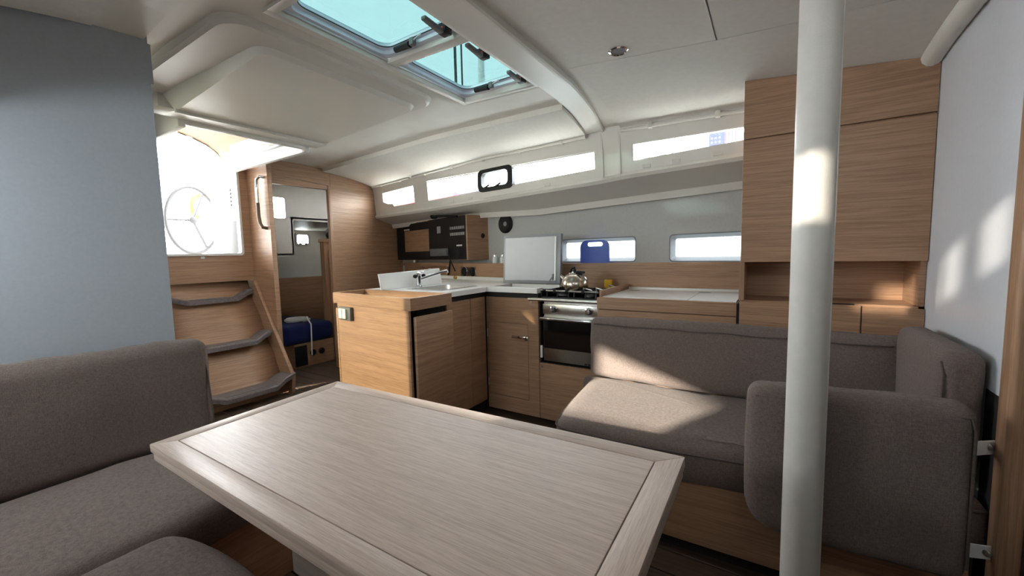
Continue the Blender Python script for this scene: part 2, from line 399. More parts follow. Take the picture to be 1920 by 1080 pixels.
# ---- coachroof side, port: lofted band with three windows
WA = (-3.73, -3.12); WM = (-2.915, -1.032); WF = (-.778, .40)
def wtop(x): return interp(x, ((-3.75, 1.90), (-2.9, 1.915), (-1.03, 1.871), (-.78, 1.870), (-.15, 1.838), (.5, 1.81)))
def wbot(x): return interp(x, ((-3.75, 1.722), (-2.9, 1.719), (-1.03, 1.741), (-.78, 1.752), (-.15, 1.757), (.5, 1.762)))
def lip(x): return interp(x, ((-3.9, 3.40), (-.17, 2.885), (.6, 2.77)))
xb = breaks(-3.9, .6, .075, (WA[0], WA[1], WM[0], WM[1], WF[0], WF[1]))
def band_rows(x):
    y = yw(x); b = wbot(x); l = lip(x); lz = interp(x, ((-3.9, 1.53), (-2.5, 1.55), (-1.7, 1.52), (-.17, 1.555)))
    return [(y-.012, zw(x)+.012), (y-.004, zw(x)-.012), (y+.012, wtop(x)+.012), (y+.016, wtop(x)), (y+.03, b), (y+.032, b-.012), (y+.036, b-.055), (y+.026, b-.066), (y+.020, b-.078), (y+.034, b-.098), (y+(l-y)*.55, b-.13), (l-.01, lz+.035), (l, lz+.008), (l+.005, lz-.012), (l+.05, lz-.008), (hull(x)+.04, lz+.02)]
m = MB(); R = [[m.bm.verts.new((x, y, z)) for y, z in band_rows(x)] for x in xb]
for i in range(len(xb)-1):
    xm = (xb[i]+xb[i+1])/2; hole = any(a < xm < b for a, b in (WA, WM, WF))
    for k in range(len(R[0])-1):
        if hole and k == 3: continue
        m.bm.faces.new((R[i][k], R[i+1][k], R[i+1][k+1], R[i][k+1]))
band = tag(m.build('wall_port_upper', gelcoat, ang=32), 'white moulded coachroof side above the galley, with the long windows', 'wall', kind='structure')
for x in (-3.35, -2.55, -2.3, -1.45, -.68, -.5, -.27):
    y, z = yw(x)+.03, wbot(x)-.04
    MB().box(x-.025, x+.025, y-.004, y+.012, z-.011, z+.011, .002, 1).build('snap_pad', gelcoat, band)
for x in (-.865, -.99):                                       # raised joints between the mouldings
    MB().prism([(x, yw(x)-.003, zw(x)-.02), (x+.012, yw(x)-.003, zw(x)-.02), (x+.012, yw(x)+.028, wbot(x)-.075), (x, yw(x)+.028, wbot(x)-.075)], (0, .006, 0)).build('joint', gelcoat, band)
def long_window(idx, rng, label):
    x0, x1 = rng
    t = thing('window_%d' % idx, ((x0+x1)/2, yw((x0+x1)/2)+.02, wbot((x0+x1)/2)), label, 'window', kind='structure')
    o = [(x0, yw(x0)+.03, wbot(x0)), (x1, yw(x1)+.03, wbot(x1)), (x1, yw(x1)+.016, wtop(x1)), (x0, yw(x0)+.016, wtop(x0))]
    c = Vector((0, 0, 0))
    for p in o: c += Vector(p)/4
    inn = []
    for p in o:
        q = Vector(p); d = c-q; q.x += math.copysign(.012, d.x); q.z += math.copysign(.010, d.z); inn.append(q)
    MB().ring(o, inn, (0, .035, 0)).build('reveal', gelcoat, t, smooth=False)
    out = [Vector(p)+Vector((0, .03, 0)) for p in o]
    MB().prism(out, (0, .006, 0)).build('pane', clear, t, smooth=False)
    return t
long_window(1, WA, 'small aft cabin-side window next to the wooden bulkhead')
w2 = long_window(2, WM, 'long cabin-side window with the black opening port in it')
long_window(3, WF, 'forward cabin-side window running behind the tall cabinet')
# step in the lower corner of the aft window (moulding)
MB().prism([(-3.73, yw(-3.73)+.028, 1.722), (-3.50, yw(-3.5)+.028, 1.722), (-3.53, yw(-3.53)+.024, 1.755), (-3.62, yw(-3.62)+.022, 1.765), (-3.73, yw(-3.73)+.020, 1.80)], (0, .03, 0)).build('corner_step', gelcoat, band)
# black opening port
pc = (-1.98, 1.812); yy = lambda x: yw(x)+.012
outl = rrect(-1.985, 1.812, .40, .188, .05); inl = rrect(-1.985, 1.814, .30, .122, .035)
pf = MB().ring([(x, yy(x), z) for x, z in outl], [(x, yy(x)-.004, z) for x, z in inl], (0, .05, 0)).build('opening_port', black, w2, label='black framed opening port')
for hx in (-2.06, -1.93):
    MB().tube([(hx-.03, yy(hx)-.012, 1.745), (hx, yy(hx)-.022, 1.752), (hx+.03, yy(hx)-.022, 1.766)], .008, 8).build('latch', black, pf)
# blind rails along the top of the windows
for x0, x1, what in ((-3.86, -3.14, 'short blind rail above the aft side window'), (-3.09, -1.09, 'long blind rail above the side window with the black port'), (-.835, .3, 'blind rail above the forward side window by the tall cabinet')):
    t = thing('blind_rail', ((x0+x1)/2, yw((x0+x1)/2)-.02, zw((x0+x1)/2)-.03), 'slim white '+what, 'blind rail', 'blind rails above the side windows')
    P = lambda x: (x, yw(x)-.026, zw(x)-.034)
    MB().tube([P(x0+(x1-x0)*k/12) for k in range(13)], .0105, 10).build('rail', gelcoat, t)
    n = max(2, round((x1-x0)/.38))
    for k in range(n):
        x = x0+(x1-x0)*(k+.5)/n
        MB().box(x-.014, x+.014, yw(x)-.040, yw(x)-.002, zw(x)-.048, zw(x)-.012, .005).build('clip', gelcoat, t)

# ---- hull side, port, with two fixed hull windows
HZ0, HZ1 = 1.102, 1.284
h1, h2 = (-.60, .12), (-1.52, -.853)
xh = breaks(-3.95, .6, .2, (h1[0], h1[1], h2[0], h2[1])); zl = [0.0, HZ0, HZ1, 1.62]
m = MB(); R = [[m.bm.verts.new((x, hull(x)+.0, z)) for z in zl] for x in xh]
for i in range(len(xh)-1):
    xm = (xh[i]+xh[i+1])/2
    for k in range(3):
        if k == 1 and (h1[0] < xm < h1[1] or h2[0] < xm < h2[1]): continue
        m.bm.faces.new((R[i][k], R[i+1][k], R[i+1][k+1], R[i][k+1]))
hw = tag(m.build('wall_port_hull', hullcloth, smooth=False, solid=.02, off=0), 'grey lined hull side behind the galley counters', 'wall', kind='structure')
for i, (a, b), lab in ((4, h1, 'slim hull window beside the tall wooden cabinet'), (5, h2, 'slim hull window behind the blue cutting board')):
    t = thing('window_%d' % i, ((a+b)/2, hull((a+b)/2), HZ0), lab, 'window', kind='structure')
    o2 = rrect((a+b)/2, (HZ0+HZ1)/2, b-a+.012, HZ1-HZ0+.012, .028); i2 = rrect((a+b)/2, (HZ0+HZ1)/2+.002, b-a-.045, HZ1-HZ0-.052, .015)
    n = len(o2)
    L1 = [(x, hull(x)-.012, z) for x, z in o2]; L2 = [(x, hull(x)-.012, z) for x, z in [(cx*.0+p, q) for p, q in rrect((a+b)/2, (HZ0+HZ1)/2, b-a-.004, HZ1-HZ0-.004, .024) for cx in (0,)]]
    L3 = [(x, hull(x)+.07, z) for x, z in i2]; L4 = [(x, hull(x)+.075, z) for x, z in rrect((a+b)/2, (HZ0+HZ1)/2, b-a+.05, HZ1-HZ0+.05, .03)]
    vs = L1+L2+L3+L4; fs = []
    for r_ in range(3):
        for k in range(n): fs.append((r_*n+k, r_*n+(k+1) % n, (r_+1)*n+(k+1) % n, (r_+1)*n+k))
    MB().raw(vs, fs).build('reveal', revealm, t, ang=40)
    MB().prism([(x, hull(x)+.072, z) for x, z in rrect((a+b)/2, (HZ0+HZ1)/2, b-a+.02, HZ1-HZ0+.02, .02)], (0, .006, 0)).build('pane', hullpane, t, smooth=False)

# ---- left bulkhead (aft end of the dinette)
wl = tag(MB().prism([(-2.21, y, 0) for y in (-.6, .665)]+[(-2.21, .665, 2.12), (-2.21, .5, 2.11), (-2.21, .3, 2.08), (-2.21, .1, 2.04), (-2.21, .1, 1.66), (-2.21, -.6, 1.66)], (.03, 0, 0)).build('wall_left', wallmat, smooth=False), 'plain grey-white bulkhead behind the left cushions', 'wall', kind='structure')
MB().prism([(-2.20, .50, 2.075), (-2.20, .655, 2.085), (-1.95, .655, 2.10), (-1.75, .53, 2.10), (-1.75, .50, 2.09)], (0, 0, .03)).build('trim_4', cream, kind='structure', label='small angled roof fairing at the top of the left bulkhead', category='trim')
# compartment beside the companionway with a doorway added to let the sun through
tag(MB().box(-4.12, -3.15, .66, .68, 0, 2.06).box(-3.15, -2.2, .66, .68, 1.92, 2.08).build('wall_inner_left', wallmat, smooth=False), 'pale side wall beside the companionway steps, mostly hidden', 'wall', kind='structure')
m = MB()
for q in ((-4.1, -3.8, 0, 2.0), (-2.7, -2.2, 0, 2.0), (-3.8, -2.7, 0, .95), (-3.8, -2.7, 1.84, 2.0)): m.box(q[0], q[1], -.62, -.58, q[2], q[3])
m.box(-4.13, -4.1, -.6, .66, 0, 2.1).box(-4.1, -2.2, -.6, .12, 1.98, 2.0).box(-4.13, -2.18, .08, .13, 1.96, 2.10)
tag(m.build('wall_aft_compartment', gelcoat, smooth=False), 'outer walls of the compartment behind the left bulkhead', 'wall', kind='structure')
tag(MB().box(-3.8, -2.7, -.604, -.596, .95, 1.84).build('window_11', dimming_pane, smooth=False), 'unseen oversized window behind the left bulkhead, added to sun the peninsula', 'window', kind='structure')  # added opening, sized so sun covers the peninsula end
# ---- starboard side behind the camera
GX0, GX1, GZ0, GZ1, GZ2 = -2.14, -1.40, 1.25, 1.63, 1.38      # unseen hull window, raked to shape the sun patch on the settee
m = MB().box(-2.2, GX0, -.62, -.58, 0, 1.70).box(GX1, 2.3, -.62, -.58, 0, 1.70).box(GX0, GX1, -.62, -.58, 0, GZ0)
m.prism([(GX0, -.62, GZ1), (GX1, -.62, GZ2), (GX1, -.62, 1.70), (GX0, -.62, 1.70)], (0, .04, 0))
tag(m.build('wall_starboard_hull', gelcoat, smooth=False), 'hull side behind the camera', 'wall', kind='structure')
tag(MB().prism([(GX0, -.604, GZ0), (GX1, -.604, GZ0), (GX1, -.604, GZ2), (GX0, -.604, GZ1)], (0, .008, 0)).build('window_8', clear, smooth=False), 'unseen hull window behind the camera, raked to shape the settee sun patch', 'window', kind='structure')
for nm, bx, lab in (('trim_5', (-2.2, 2.3, -.6, .1, 1.66, 1.69), 'underside of the side deck behind the camera'),):
    tag(MB().box(*bx).build(nm, gelcoat, smooth=False), lab, 'wall', kind='structure')
SW = ((-.74, -.46), (-.435, -.35), (-.29, -.20), (.25, 1.2)); SZ0, SZ1 = 1.685, 1.865  # unseen panes, spaced to throw sun on the post and right bulkhead
m = MB(); x_ = -2.2
for a, b in SW+((2.3, 2.3),):
    m.box(x_, a, .085, .11, 1.66, 2.03)
    if b > a: m.box(a, b, .085, .11, 1.66, SZ0).box(a, b, .085, .11, SZ1, 2.03)
    x_ = b
tag(m.build('wall_starboard_upper', gelcoat, smooth=False), 'coachroof side with windows behind the camera', 'wall', kind='structure')
for i, (a, b) in enumerate(SW):
    tag(MB().box(a, b, .093, .1, SZ0, SZ1).build('window_%d' % (12+i), sidepane, smooth=False), ('aft', 'narrow aft', 'narrow forward', 'forward')[i]+' unseen cabin-side window behind the camera, placed for its light', 'window', kind='structure')

# ---- forward bulkhead (right) with wooden post
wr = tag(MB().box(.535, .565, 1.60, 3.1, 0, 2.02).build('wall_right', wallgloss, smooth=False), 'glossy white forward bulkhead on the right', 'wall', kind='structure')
tag(MB().box(.528, .575, 1.545, 1.612, 0, 2.0, .012, 3).build('trim_6', oak_v), 'rounded oak post on the edge of the right bulkhead', 'door post', kind='structure')
tag(MB().box(.5345, .5355+.0005, 1.612, 1.70, .02, .76).build('trim_7', shadow_m, smooth=False), 'black lower panel beside the oak post', 'panel', kind='structure')
# corner trim between roof and bulkhead
m = MB(); pth = []
for k in range(17):
    y = .6+(2.30-.6)*k/16; pth.append((.508, y, Zc(.5, y)-.018))
pth.append((.508, 2.315, Zc(.5, 2.31)-.010))
m.tube(pth, [.034]*17+[.02], 12)
tag(m.build('trim_8', cream), 'cream padded trim roll where the roof meets the right bulkhead', 'trim', kind='structure')
# forward cabin beyond the bulkhead
for nm, bx in (('wall_forward', (2.25, 2.3, -.6, 1.8, 0, 2.0)), ('wall_forward_side', (.57, 2.3, 1.75, 1.79, 0, 2.0))):
    tag(MB().box(*bx).build(nm, floor_m, smooth=False), 'dark panelling of the forward cabin, '+('end wall' if nm == 'wall_forward' else 'side wall'), 'wall', kind='structure')
tag(MB().box(-2.2, 2.3, .10, .14, 2.0, 2.2).build('trim_9', gelcoat, smooth=False), 'outer roof edge behind the camera', 'trim', kind='structure')

# ---- aft bulkhead with companionway and cabin door
XB = -4.1
t = thing('wall_aft', (XB, 1.5, 0), 'oak bulkhead around the companionway opening', 'wall', kind='structure')
MB().box(XB-.03, XB, .66, 1.92, .99, 1.232).build('sill_panel', oak, t, smooth=False)
MB().box(XB-.03, XB, 1.80, 1.92, 1.232, 2.05).build('side_panel', oak, t, smooth=False)
MB().box(XB-.03, XB, .66, 1.20, 1.232, 2.10).build('side_panel', oak, t, smooth=False)
MB().box(XB-.20, XB-.17, .66, 1.92, 0, 1.2).build('back_panel', oak, t, smooth=False)
MB().box(XB-.20, XB-.028, .66, 1.92, 1.19, 1.226).build('sill_board', gelcoat, t, smooth=False)
o2 = [(1.185, 1.98), (1.815, 1.98), (1.815, 1.26)]+[(1.785+.03*math.cos(a), 1.25+.03*math.sin(a)) for a in [math.radians(-k*15) for k in range(7)]]+[(1.23, 1.22), (1.19, 1.25)]
i2 = [(1.20, 1.98), (1.795, 1.98), (1.795, 1.265)]+[(1.772+.023*math.cos(a), 1.262+.023*math.sin(a)) for a in [math.radians(-k*15) for k in range(7)]]+[(1.24, 1.239), (1.205, 1.26)]
m = MB(); n = len(o2); vs = [(XB+.012, y, z) for y, z in o2]+[(XB+.012, y, z) for y, z in i2]; vs += [(XB-.05, y, z) for y, z in o2]+[(XB-.05, y, z) for y, z in i2]; fs = []
for k in range(n):
    j = (k+1) % n
    if k == 0: continue
    fs += [(k, j, n+j, n+k), (2*n+k, 3*n+k, 3*n+j, 2*n+j), (k, 2*n+k, 2*n+j, j), (n+k, n+j, 3*n+j, 3*n+k)]
m.raw(vs, fs).build('opening_frame', gelcoat, t)
MB().box(XB, XB+.006, 1.475, 1.505, 1.195, 1.215, .002, 1).build('lock_plate', steel, t)
# side panel of the steps
sp = tag(MB().prism([(-4.13, 1.885, 0), (-3.735, 1.885, 0), (-3.735, 1.885, 2.03), (-4.13, 1.885, 2.06)], (0, .04, 0), .004, 1).build('wall_step_side', oak), 'narrow oak panel carrying the grab rail beside the companionway', 'wall', kind='structure')
# transverse bulkhead with the door opening
XD = -3.9
t = thing('wall_back', (XD, 2.8, 0), 'oak bulkhead between the galley and the aft cabin', 'wall', kind='structure')
def top_at(y): return Zc(XD, min(y, yw(XD)))
MB().prism([(XD-.03, 2.60, 0), (XD-.03, 3.72, 0), (XD-.03, 3.72, 1.6), (XD-.03, 3.42, 1.56)]+[(XD-.03, y, top_at(y)+.012) for y in (3.12, 2.95, 2.8, 2.60)], (.03, 0, 0)).build('panel', oak, t, smooth=False)
MB().prism([(XD-.03, 1.92, 1.965), (XD-.03, 2.597, 1.925)]+[(XD-.03, y, top_at(y)+.012) for y in (2.597, 2.4, 2.2, 1.92)], (.03, 0, 0)).build('head_panel', oak, t, smooth=False)
MB().prism([(XD-.03, 1.92, 1.875), (XD-.03, 2.56, 1.885), (XD-.03, 2.56, 1.925), (XD-.03, 1.92, 1.962)], (.03, 0, 0)).build('head_rail', oak_y, t, smooth=False)
MB().box(XD-.035, XD+.008, 2.565, 2.60, 0, 1.925, .006).build('door_jamb', oak_v, t)
# ---- aft cabin seen through the door
XS = -4.88                                                    # forward face of the raised cockpit seat
def shell(nm, bx, lab, mt=None): return tag(MB().box(*bx).build(nm, mt or cream, smooth=False), lab, 'ceiling' if 'ceiling' in nm else 'wall', kind='structure')
shell('wall_cabin_inner', (XS, -4.13, 1.90, 1.93, 0, 2.08), 'inner side of the aft cabin by the steps')
shell('wall_cabin_inner_low', (-6.6, XS, 1.90, 1.93, 0, 1.22), 'low inner side of the aft cabin under the cockpit')
shell('ceiling_aft_cabin', (XS, -3.93, 1.9, 3.35, 2.05, 2.09), 'roof over the aft cabin entrance')
shell('ceiling_under_cockpit', (-6.6, XS, 1.9, 2.72, 1.20, 1.24), 'low roof of the aft cabin under the cockpit seat')
shell('ceiling_cabin_side', (-6.6, XS, 2.72, 3.34, 1.64, 1.68), 'inner side deck roof over the aft berth')
shell('ceiling_cabin_outer', (-6.6, -3.93, 3.33, 4.3, 1.64, 1.68), 'side deck roof over the aft berth')
shell('wall_cabin_coaming', (-6.6, XS, 2.70, 2.73, 1.22, 1.68), 'coaming side of the aft cabin')
shell('wall_cabin_riser', (XS, -3.93, 3.33, 3.37, 1.64, 2.08), 'upper side of the aft cabin entrance')
# end wall with a portlight, step wall with a window
m = MB()
for q in ((1.9, 2.72, 0, 1.24), (2.72, 3.70, 0, 1.68), (3.92, 4.3, 0, 1.68), (3.70, 3.92, 0, 1.40), (3.70, 3.92, 1.585, 1.68)): m.box(-6.62, -6.58, *q)
tag(m.build('wall_cabin_end', cream, smooth=False), 'white end wall of the aft cabin with the portlight', 'wall', kind='structure')
m = MB()
for q in ((1.9, 2.49, 1.22, 2.08), (2.64, 2.72, 1.22, 2.08), (2.72, 3.35, 1.66, 2.08), (2.49, 2.64, 1.22, 1.655), (2.49, 2.64, 1.90, 2.08)): m.box(XS-.03, XS, *q)
tag(m.build('wall_cabin_step', cream, smooth=False), 'white moulded face in the aft cabin with a small window', 'wall', kind='structure')
tag(MB().prism([(-6.6, 4.25, 0), (-3.93, 3.75, 0), (-3.93, 3.75, 1.66), (-6.6, 4.25, 1.66)], (0, .03, 0)).build('wall_cabin_hull', cream, smooth=False), 'white hull side of the aft cabin', 'wall', kind='structure')
t = thing('window_9', (-6.58, 3.81, 1.40), 'small steel framed portlight at the end of the aft cabin', 'window', kind='structure')
MB().ring([(-6.59, y, z) for y, z in rrect(3.81, 1.492, .26, .225, .05)], [(-6.59, y, z) for y, z in rrect(3.81, 1.492, .19, .155, .035)], (.03, 0, 0)).build('frame', steel, t, ang=30)
MB().box(-6.605, -6.60, 3.70, 3.92, 1.40, 1.585).build('pane', clear, t, smooth=False)
for y in (3.76, 3.86): MB().box(-6.56, -6.54, y-.02, y+.02, 1.405, 1.43, .004).build('latch', black, t)
t = thing('window_10', (XS, 2.56, 1.655), 'bright little window in the white aft cabin face', 'window', kind='structure')
MB().ring([(XS, y, z) for y, z in rrect(2.565, 1.777, .19, .285, .03)], [(XS, y, z) for y, z in rrect(2.565, 1.777, .145, .24, .02)], (.012, 0, 0)).build('frame', gelcoat, t, ang=30)
MB().box(XS-.02, XS-.014, 2.49, 2.64, 1.655, 1.90).build('pane', clear, t, smooth=False)
tag(MB().hexa([(-4.80, 1.94, .98), (-4.62, 1.94, .98), (-4.62, 2.36, .98), (-4.80, 2.36, .98), (-4.80, 1.94, 1.50), (-4.62, 1.94, 1.50), (-4.62, 2.42, 1.50), (-4.80, 2.42, 1.50)], .03).build('trim_11', cream), 'white moulded corner hanging beside the aft cabin door', 'moulding', kind='structure')

# ---- companionway steps
st = thing('companionway_steps', (-3.75, 1.5, 0), 'oak companionway steps with three grey-brown winged treads', 'steps')
m = MB(); rows = []
for k in range(13):                                          # slightly hollow riser sheet
    s_ = k/12; x = -4.16+s_*.60; z = .985-s_*.975; sag = .045*math.sin(math.pi*((s_*3) % 1.0))*.6+.02
    rows.append([(x-sag, y, z) for y in (1.13, 1.4, 1.6, 1.86)])
m.grid(rows).build('riser_panel', oak, st, solid=.012)
for y0, y1 in ((1.10, 1.13), (1.855, 1.885)):
    MB().prism([(-4.10, y0, .985), (-4.05, y0, .985), (-3.49, y0, .15), (-3.52, y0, 0), (-3.60, y0, 0), (-4.10, y0, .80)], (0, y1-y0, 0), .003, 1).build('stringer', oak, st)
for xf_, z in ((-4.03, .832), (-3.745, .465), (-3.455, .103)):
    prof = [(1.14, z+.058), (1.20, z+.05), (1.335, z), (1.71, z), (1.80, z+.045), (1.89, z+.062)]
    vs = []; fs = []; n = len(prof)
    fx = [-.075, -.03, 0, 0, -.02, -.045]
    for (y, zz), d in zip(prof, fx):
        vs += [(xf_+d-.012, y, zz+.020), (xf_+d+.002, y, zz+.012), (xf_+d, y, zz-.022), (xf_-.20, y, zz-.022), (xf_-.20, y, zz+.020)]
    for i in range(n-1):
        for k in range(5): fs.append((i*5+k, i*5+(k+1) % 5, (i+1)*5+(k+1) % 5, (i+1)*5+k))
    fs += [(4, 3, 2, 1, 0), tuple((n-1)*5+k for k in range(5))]
    tr = MB().raw(vs, fs).build('tread', tread_m, st, smooth=False)
    MB().box(xf_-.055, xf_-.045, 1.34, 1.70, z+.019, z+.022).build('grip_strip', greyp, tr, smooth=False)
    for yb in (1.36, 1.66):
        MB().prism([(xf_-.20, yb, z-.014), (xf_-.07, yb, z-.014), (xf_-.19, yb, z-.085)], (0, .03, 0)).build('bracket', oak, tr, smooth=False)
# grab rail
gr = thing('grab_rail', (-3.8, 1.86, 1.45), 'bent steel grab rail with a brown leather lower half beside the companionway', 'grab rail')
pth = [(-3.79, 1.885, 1.90), (-3.80, 1.855, 1.905), (-3.835, 1.845, 1.88), (-3.845, 1.845, 1.80), (-3.845, 1.845, 1.68)]
MB().tube(pth, .013, 12).build('steel_rail', chrome, gr)
MB().tube([(-3.845, 1.845, 1.68), (-3.845, 1.845, 1.56), (-3.83, 1.845, 1.50), (-3.80, 1.85, 1.462), (-3.79, 1.885, 1.455)], .0145, 12).build('leather_sleeve', brownl, gr)

# ================================================================== AFT CABIN things
b = thing('berth', (-5.2, 2.9, 0), 'aft cabin berth with navy mattress beyond the door', 'berth')
MB().box(-5.29, -4.25, 2.30, 2.76, 0, .26).build('base', oak, b, smooth=False)
cushion(-5.29, -4.24, 2.20, 2.77, .26, .46, .05, (.0, 0, .02), 8, .01).build('mattress', blue_cloth, b)
for yy_ in (2.50, 2.60):
    MB().lathe([(.034, 0), (.034, .012), (.026, .02), (0, .021)], (-4.25, yy_, .14), (1, 0, 0)).build('vent_knob', black, b)
MB().box(-4.255, -4.235, 2.30, 2.43, .02, .24, .004).build('black_locker_panel', black, b)
tag(MB().box(-5.32, -5.30, 1.95, 3.9, .0, .93, .003, 1).build('wall_cabin_board', oak, smooth=False), 'dark oak board behind the aft cabin mattress', 'wall', kind='structure')
m = MB(); pth = []
for k in range(60):
    a = k*.55; pth.append((-4.5+.09*math.cos(a)+.03*math.sin(k*.31), 2.48+.11*math.sin(a)+.02*math.cos(k*.23), .475+.0006*k))
pth += [(-4.30, 2.50, .50), (-4.235, 2.49, .46), (-4.225, 2.48, .30), (-4.22, 2.47, .12)]
tag(m.tube(pth, .008, 6).build('cable_coil', white_p), 'coiled white cable lying on the navy berth', 'cable')
lk = thing('cabin_locker', (-4.5, 2.95, 0), 'tall oak locker just inside the aft cabin door', 'locker')
MB().box(-4.44, -4.36, 2.78, 3.7, 0, 1.36).build('body', oak_v, lk, smooth=False)
MB().box(-4.36, -4.345, 2.83, 3.3, .05, 1.27, .003, 1).build('door', oak_v, lk)
MB().box(-4.45, -4.34, 2.765, 3.7, 1.36, 1.40, .004, 1).build('top_edge', oak_y, lk)
tag(cushion(-4.46, -4.34, 2.86, 3.02, 1.40, 1.53, .05, (.01, .01, .01), 5, .012, 3).build('bag', black), 'small black bag on top of the aft cabin locker', 'bag')
# ================================================================== PILLAR
PX, PY = .091, 1.366
pl = thing('mast_post', (PX, PY, 0), 'off-white leather covered mast post standing in the foreground', 'post')
MB().lathe([(.0455, 0), (.0465, .5), (.046, 1.0), (.0468, 1.5), (.047, Zc(PX, PY)+.01)], (PX, PY, 0), n=40).build('leather_cover', leather, pl, ang=60)
MB().box(PX+.040, PX+.0485, PY-.010, PY+.010, 0, Zc(PX, PY), .003).build('seam_strip', leather, pl)
MB().lathe([(.07, 0), (.07, .012), (.055, .02)], (PX, PY, 0), n=32).build('foot_collar', steel, pl)

# ================================================================== TALL CABINET
tc_ = thing('tall_cabinet', (.2, 2.6, .7), 'tall oak cabinet with open niche standing against the right bulkhead', 'cabinet')
CX0, CX1, CY = -.128, .533, 2.28
def ctop(x): return Zc(x, CY)-.014
m = MB()                                                     # carcass around the niche
m.box(CX0, CX0+.018, CY+.018, 2.60, .69, 1.12)
m.box(CX1-.018, CX1, CY+.018, 2.60, .69, 1.12)
m.box(CX0, CX1, CY+.018, 2.78, .69, .925); m.box(CX0, CX1, CY+.018, 2.78, 1.115, 1.135); m.box(CX0+.018, CX1-.018, 2.54, 2.56, .92, 1.12); m.box(CX0, CX1, CY+.018, 2.76, 1.13, 1.50); m.box(CX0, CX1, CY+.018, 2.44, 1.50, 1.865)
m.build('body', oak, tc_, smooth=False)
MB().box(CX0, CX1, CY, CY+.018, 1.113, 1.692, .0015, 1).build('door', oak, tc_)
MB().hexa([(CX0, CY, 1.700), (CX1, CY, 1.700), (CX1, CY+.018, 1.700), (CX0, CY+.018, 1.700), (CX0, CY, ctop(CX0)), (CX1, CY, ctop(CX1)), (CX1, CY+.018, ctop(CX1)), (CX0, CY+.018, ctop(CX0))]).build('fascia', oak, tc_, smooth=False)
MB().box(CX0-.004, CX0+.018, CY+.002, CY+.022, .925, 1.113).build('niche_stile', oak_v, tc_, smooth=False)
MB().box(CX0, .333, CY, CY+.018, .70, .922, .0015, 1).build('drawer_front', oak, tc_)
MB().box(.338, CX1, CY, CY+.018, .70, .915, .0015, 1).build('drawer_front', oak, tc_)
MB().box(.16, .31, CY-.001, CY+.02, .922, .926).build('finger_notch', shadow_m, tc_, smooth=False)

# ================================================================== PORT SETTEE
base = thing('settee_base', (-.15, 1.95, 0), 'oak box base under the right hand settee', 'settee base')
MB().prism([(-.80, 1.57, .06), (.50, 1.61, .06), (.53, 2.28, .06), (-.84, 2.28, .06)], (0, 0, .245)).build('box', oak, base, smooth=False)
MB().prism([(-.78, 1.60, 0), (.50, 1.65, 0), (.53, 2.25, 0), (-.80, 2.25, 0)], (0, 0, .06)).build('toe_kick', shadow_m, base, smooth=False)  # black colour stands for the shadow under the settee
def seat_warp(v):
    v = v.copy(); s_ = (v.y-1.56)/.65
    v.y += (1-s_)*.06*((v.x+.8)/.75) if v.x < .6 else 0
    if v.x < -.5: v.x += .0
    return v
sc = thing('seat_cushion', (-.15, 1.9, .305), 'long taupe seat cushion of the right hand settee', 'cushion')
def seat_mesh():
    t = MB(); outl = []
    pts = [(-.80, 1.62), (-.78, 1.56), (-.70, 1.535), (-.4, 1.545), (-.05, 1.59), (.30, 1.615), (.515, 1.625), (.525, 1.70), (.527, 2.19), (-.2, 2.20), (-.87, 2.20), (-.868, 2.14), (-.845, 1.9), (-.82, 1.72)]
    P = []
    n_ = len(pts)
    for i in range(n_):                                       # Catmull-Rom smoothing
        p0, p1, p2, p3 = [Vector(pts[(i+k) % n_]) for k in (-1, 0, 1, 2)]
        for s_ in range(8):
            u = s_/8; P.append(.5*((2*p1)+(-p0+p2)*u+(2*p0-5*p1+4*p2-p3)*u*u+(-p0+3*p1-3*p2+p3)*u**3))
    c = Vector((-.17, 1.9)); nP = len(P)
    layers = [(.985, .305), (1.0, .325), (1.004, .37), (1.0, .415), (.992, .43), (.975, .448), (.94, .460), (.86, .466), (.7, .470), (.5, .473), (.25, .474), (.0, .474)]
    vs = []; fs = []
    for j, (k, z) in enumerate(layers):
        for p in P:
            q = c+(p-c)*k if k > .9 else c+(p-c)*k
            if k > .9:
                d = (p-c); q = p - d.normalized()*(1-k)*.75
            w = 0
            if j >= 3:
                w = noise.noise(Vector((q.x*6, q.y*6, 1)))*.006*min(1, (j-2)/4)
                fr = max(0, 1-(q.y-1.53)/.22)
                w += .006*fr*noise.noise(Vector((q.x*26, q.y*5, 4)))
            vs.append((q.x, q.y, z+w))
    for j in range(len(layers)-1):
        for k in range(nP): fs.append((j*nP+k, j*nP+(k+1) % nP, (j+1)*nP+(k+1) % nP, (j+1)*nP+k))
    fs.append(tuple(range(nP))[::-1])
    t.raw(vs, fs); bmesh.ops.remove_doubles(t.bm, verts=t.bm.verts[:], dist=.0003)
    return t, P
ms, SP = seat_mesh()
ms.build('cover', cloth, sc, ang=60)
MB().tube([(p.x-(p.x+.17)*-.004, p.y-.003 if p.y < 1.7 else p.y, .420) for p in SP if p.y < 1.95], .004, 6).build('piping', piping_m, sc)
def back_warp(v):
    v = v.copy(); s_ = max(0, min(1, (v.z-.44)/.36)); v.y += .02*s_; return v
bk = thing('backrest_cushion', (-.2, 2.23, .45), 'long taupe backrest cushion below the galley drawers', 'cushion')
cushion(-.868, .515, 2.150, 2.240, .468, .805, .035, (.006, .012, .008), 16, .006, 1, back_warp).build('cover', cloth, bk, ang=60)
pth = [(-.84+1.26*k/30, 2.160+.003*math.sin(k*1.3), .772+.002*math.sin(k*.9)) for k in range(31)]
MB().tube(pth, .0035, 6).build('piping', piping_m, bk)
fc = thing('end_bolster', (.48, 1.92, .45), 'upright taupe bolster cushion against the white right bulkhead', 'cushion')
cushion(.425, .520, 1.645, 2.140, .472, .868, .035, (.010, .006, .006), 14, .004, 2).build('cover', cloth, fc, ang=60)
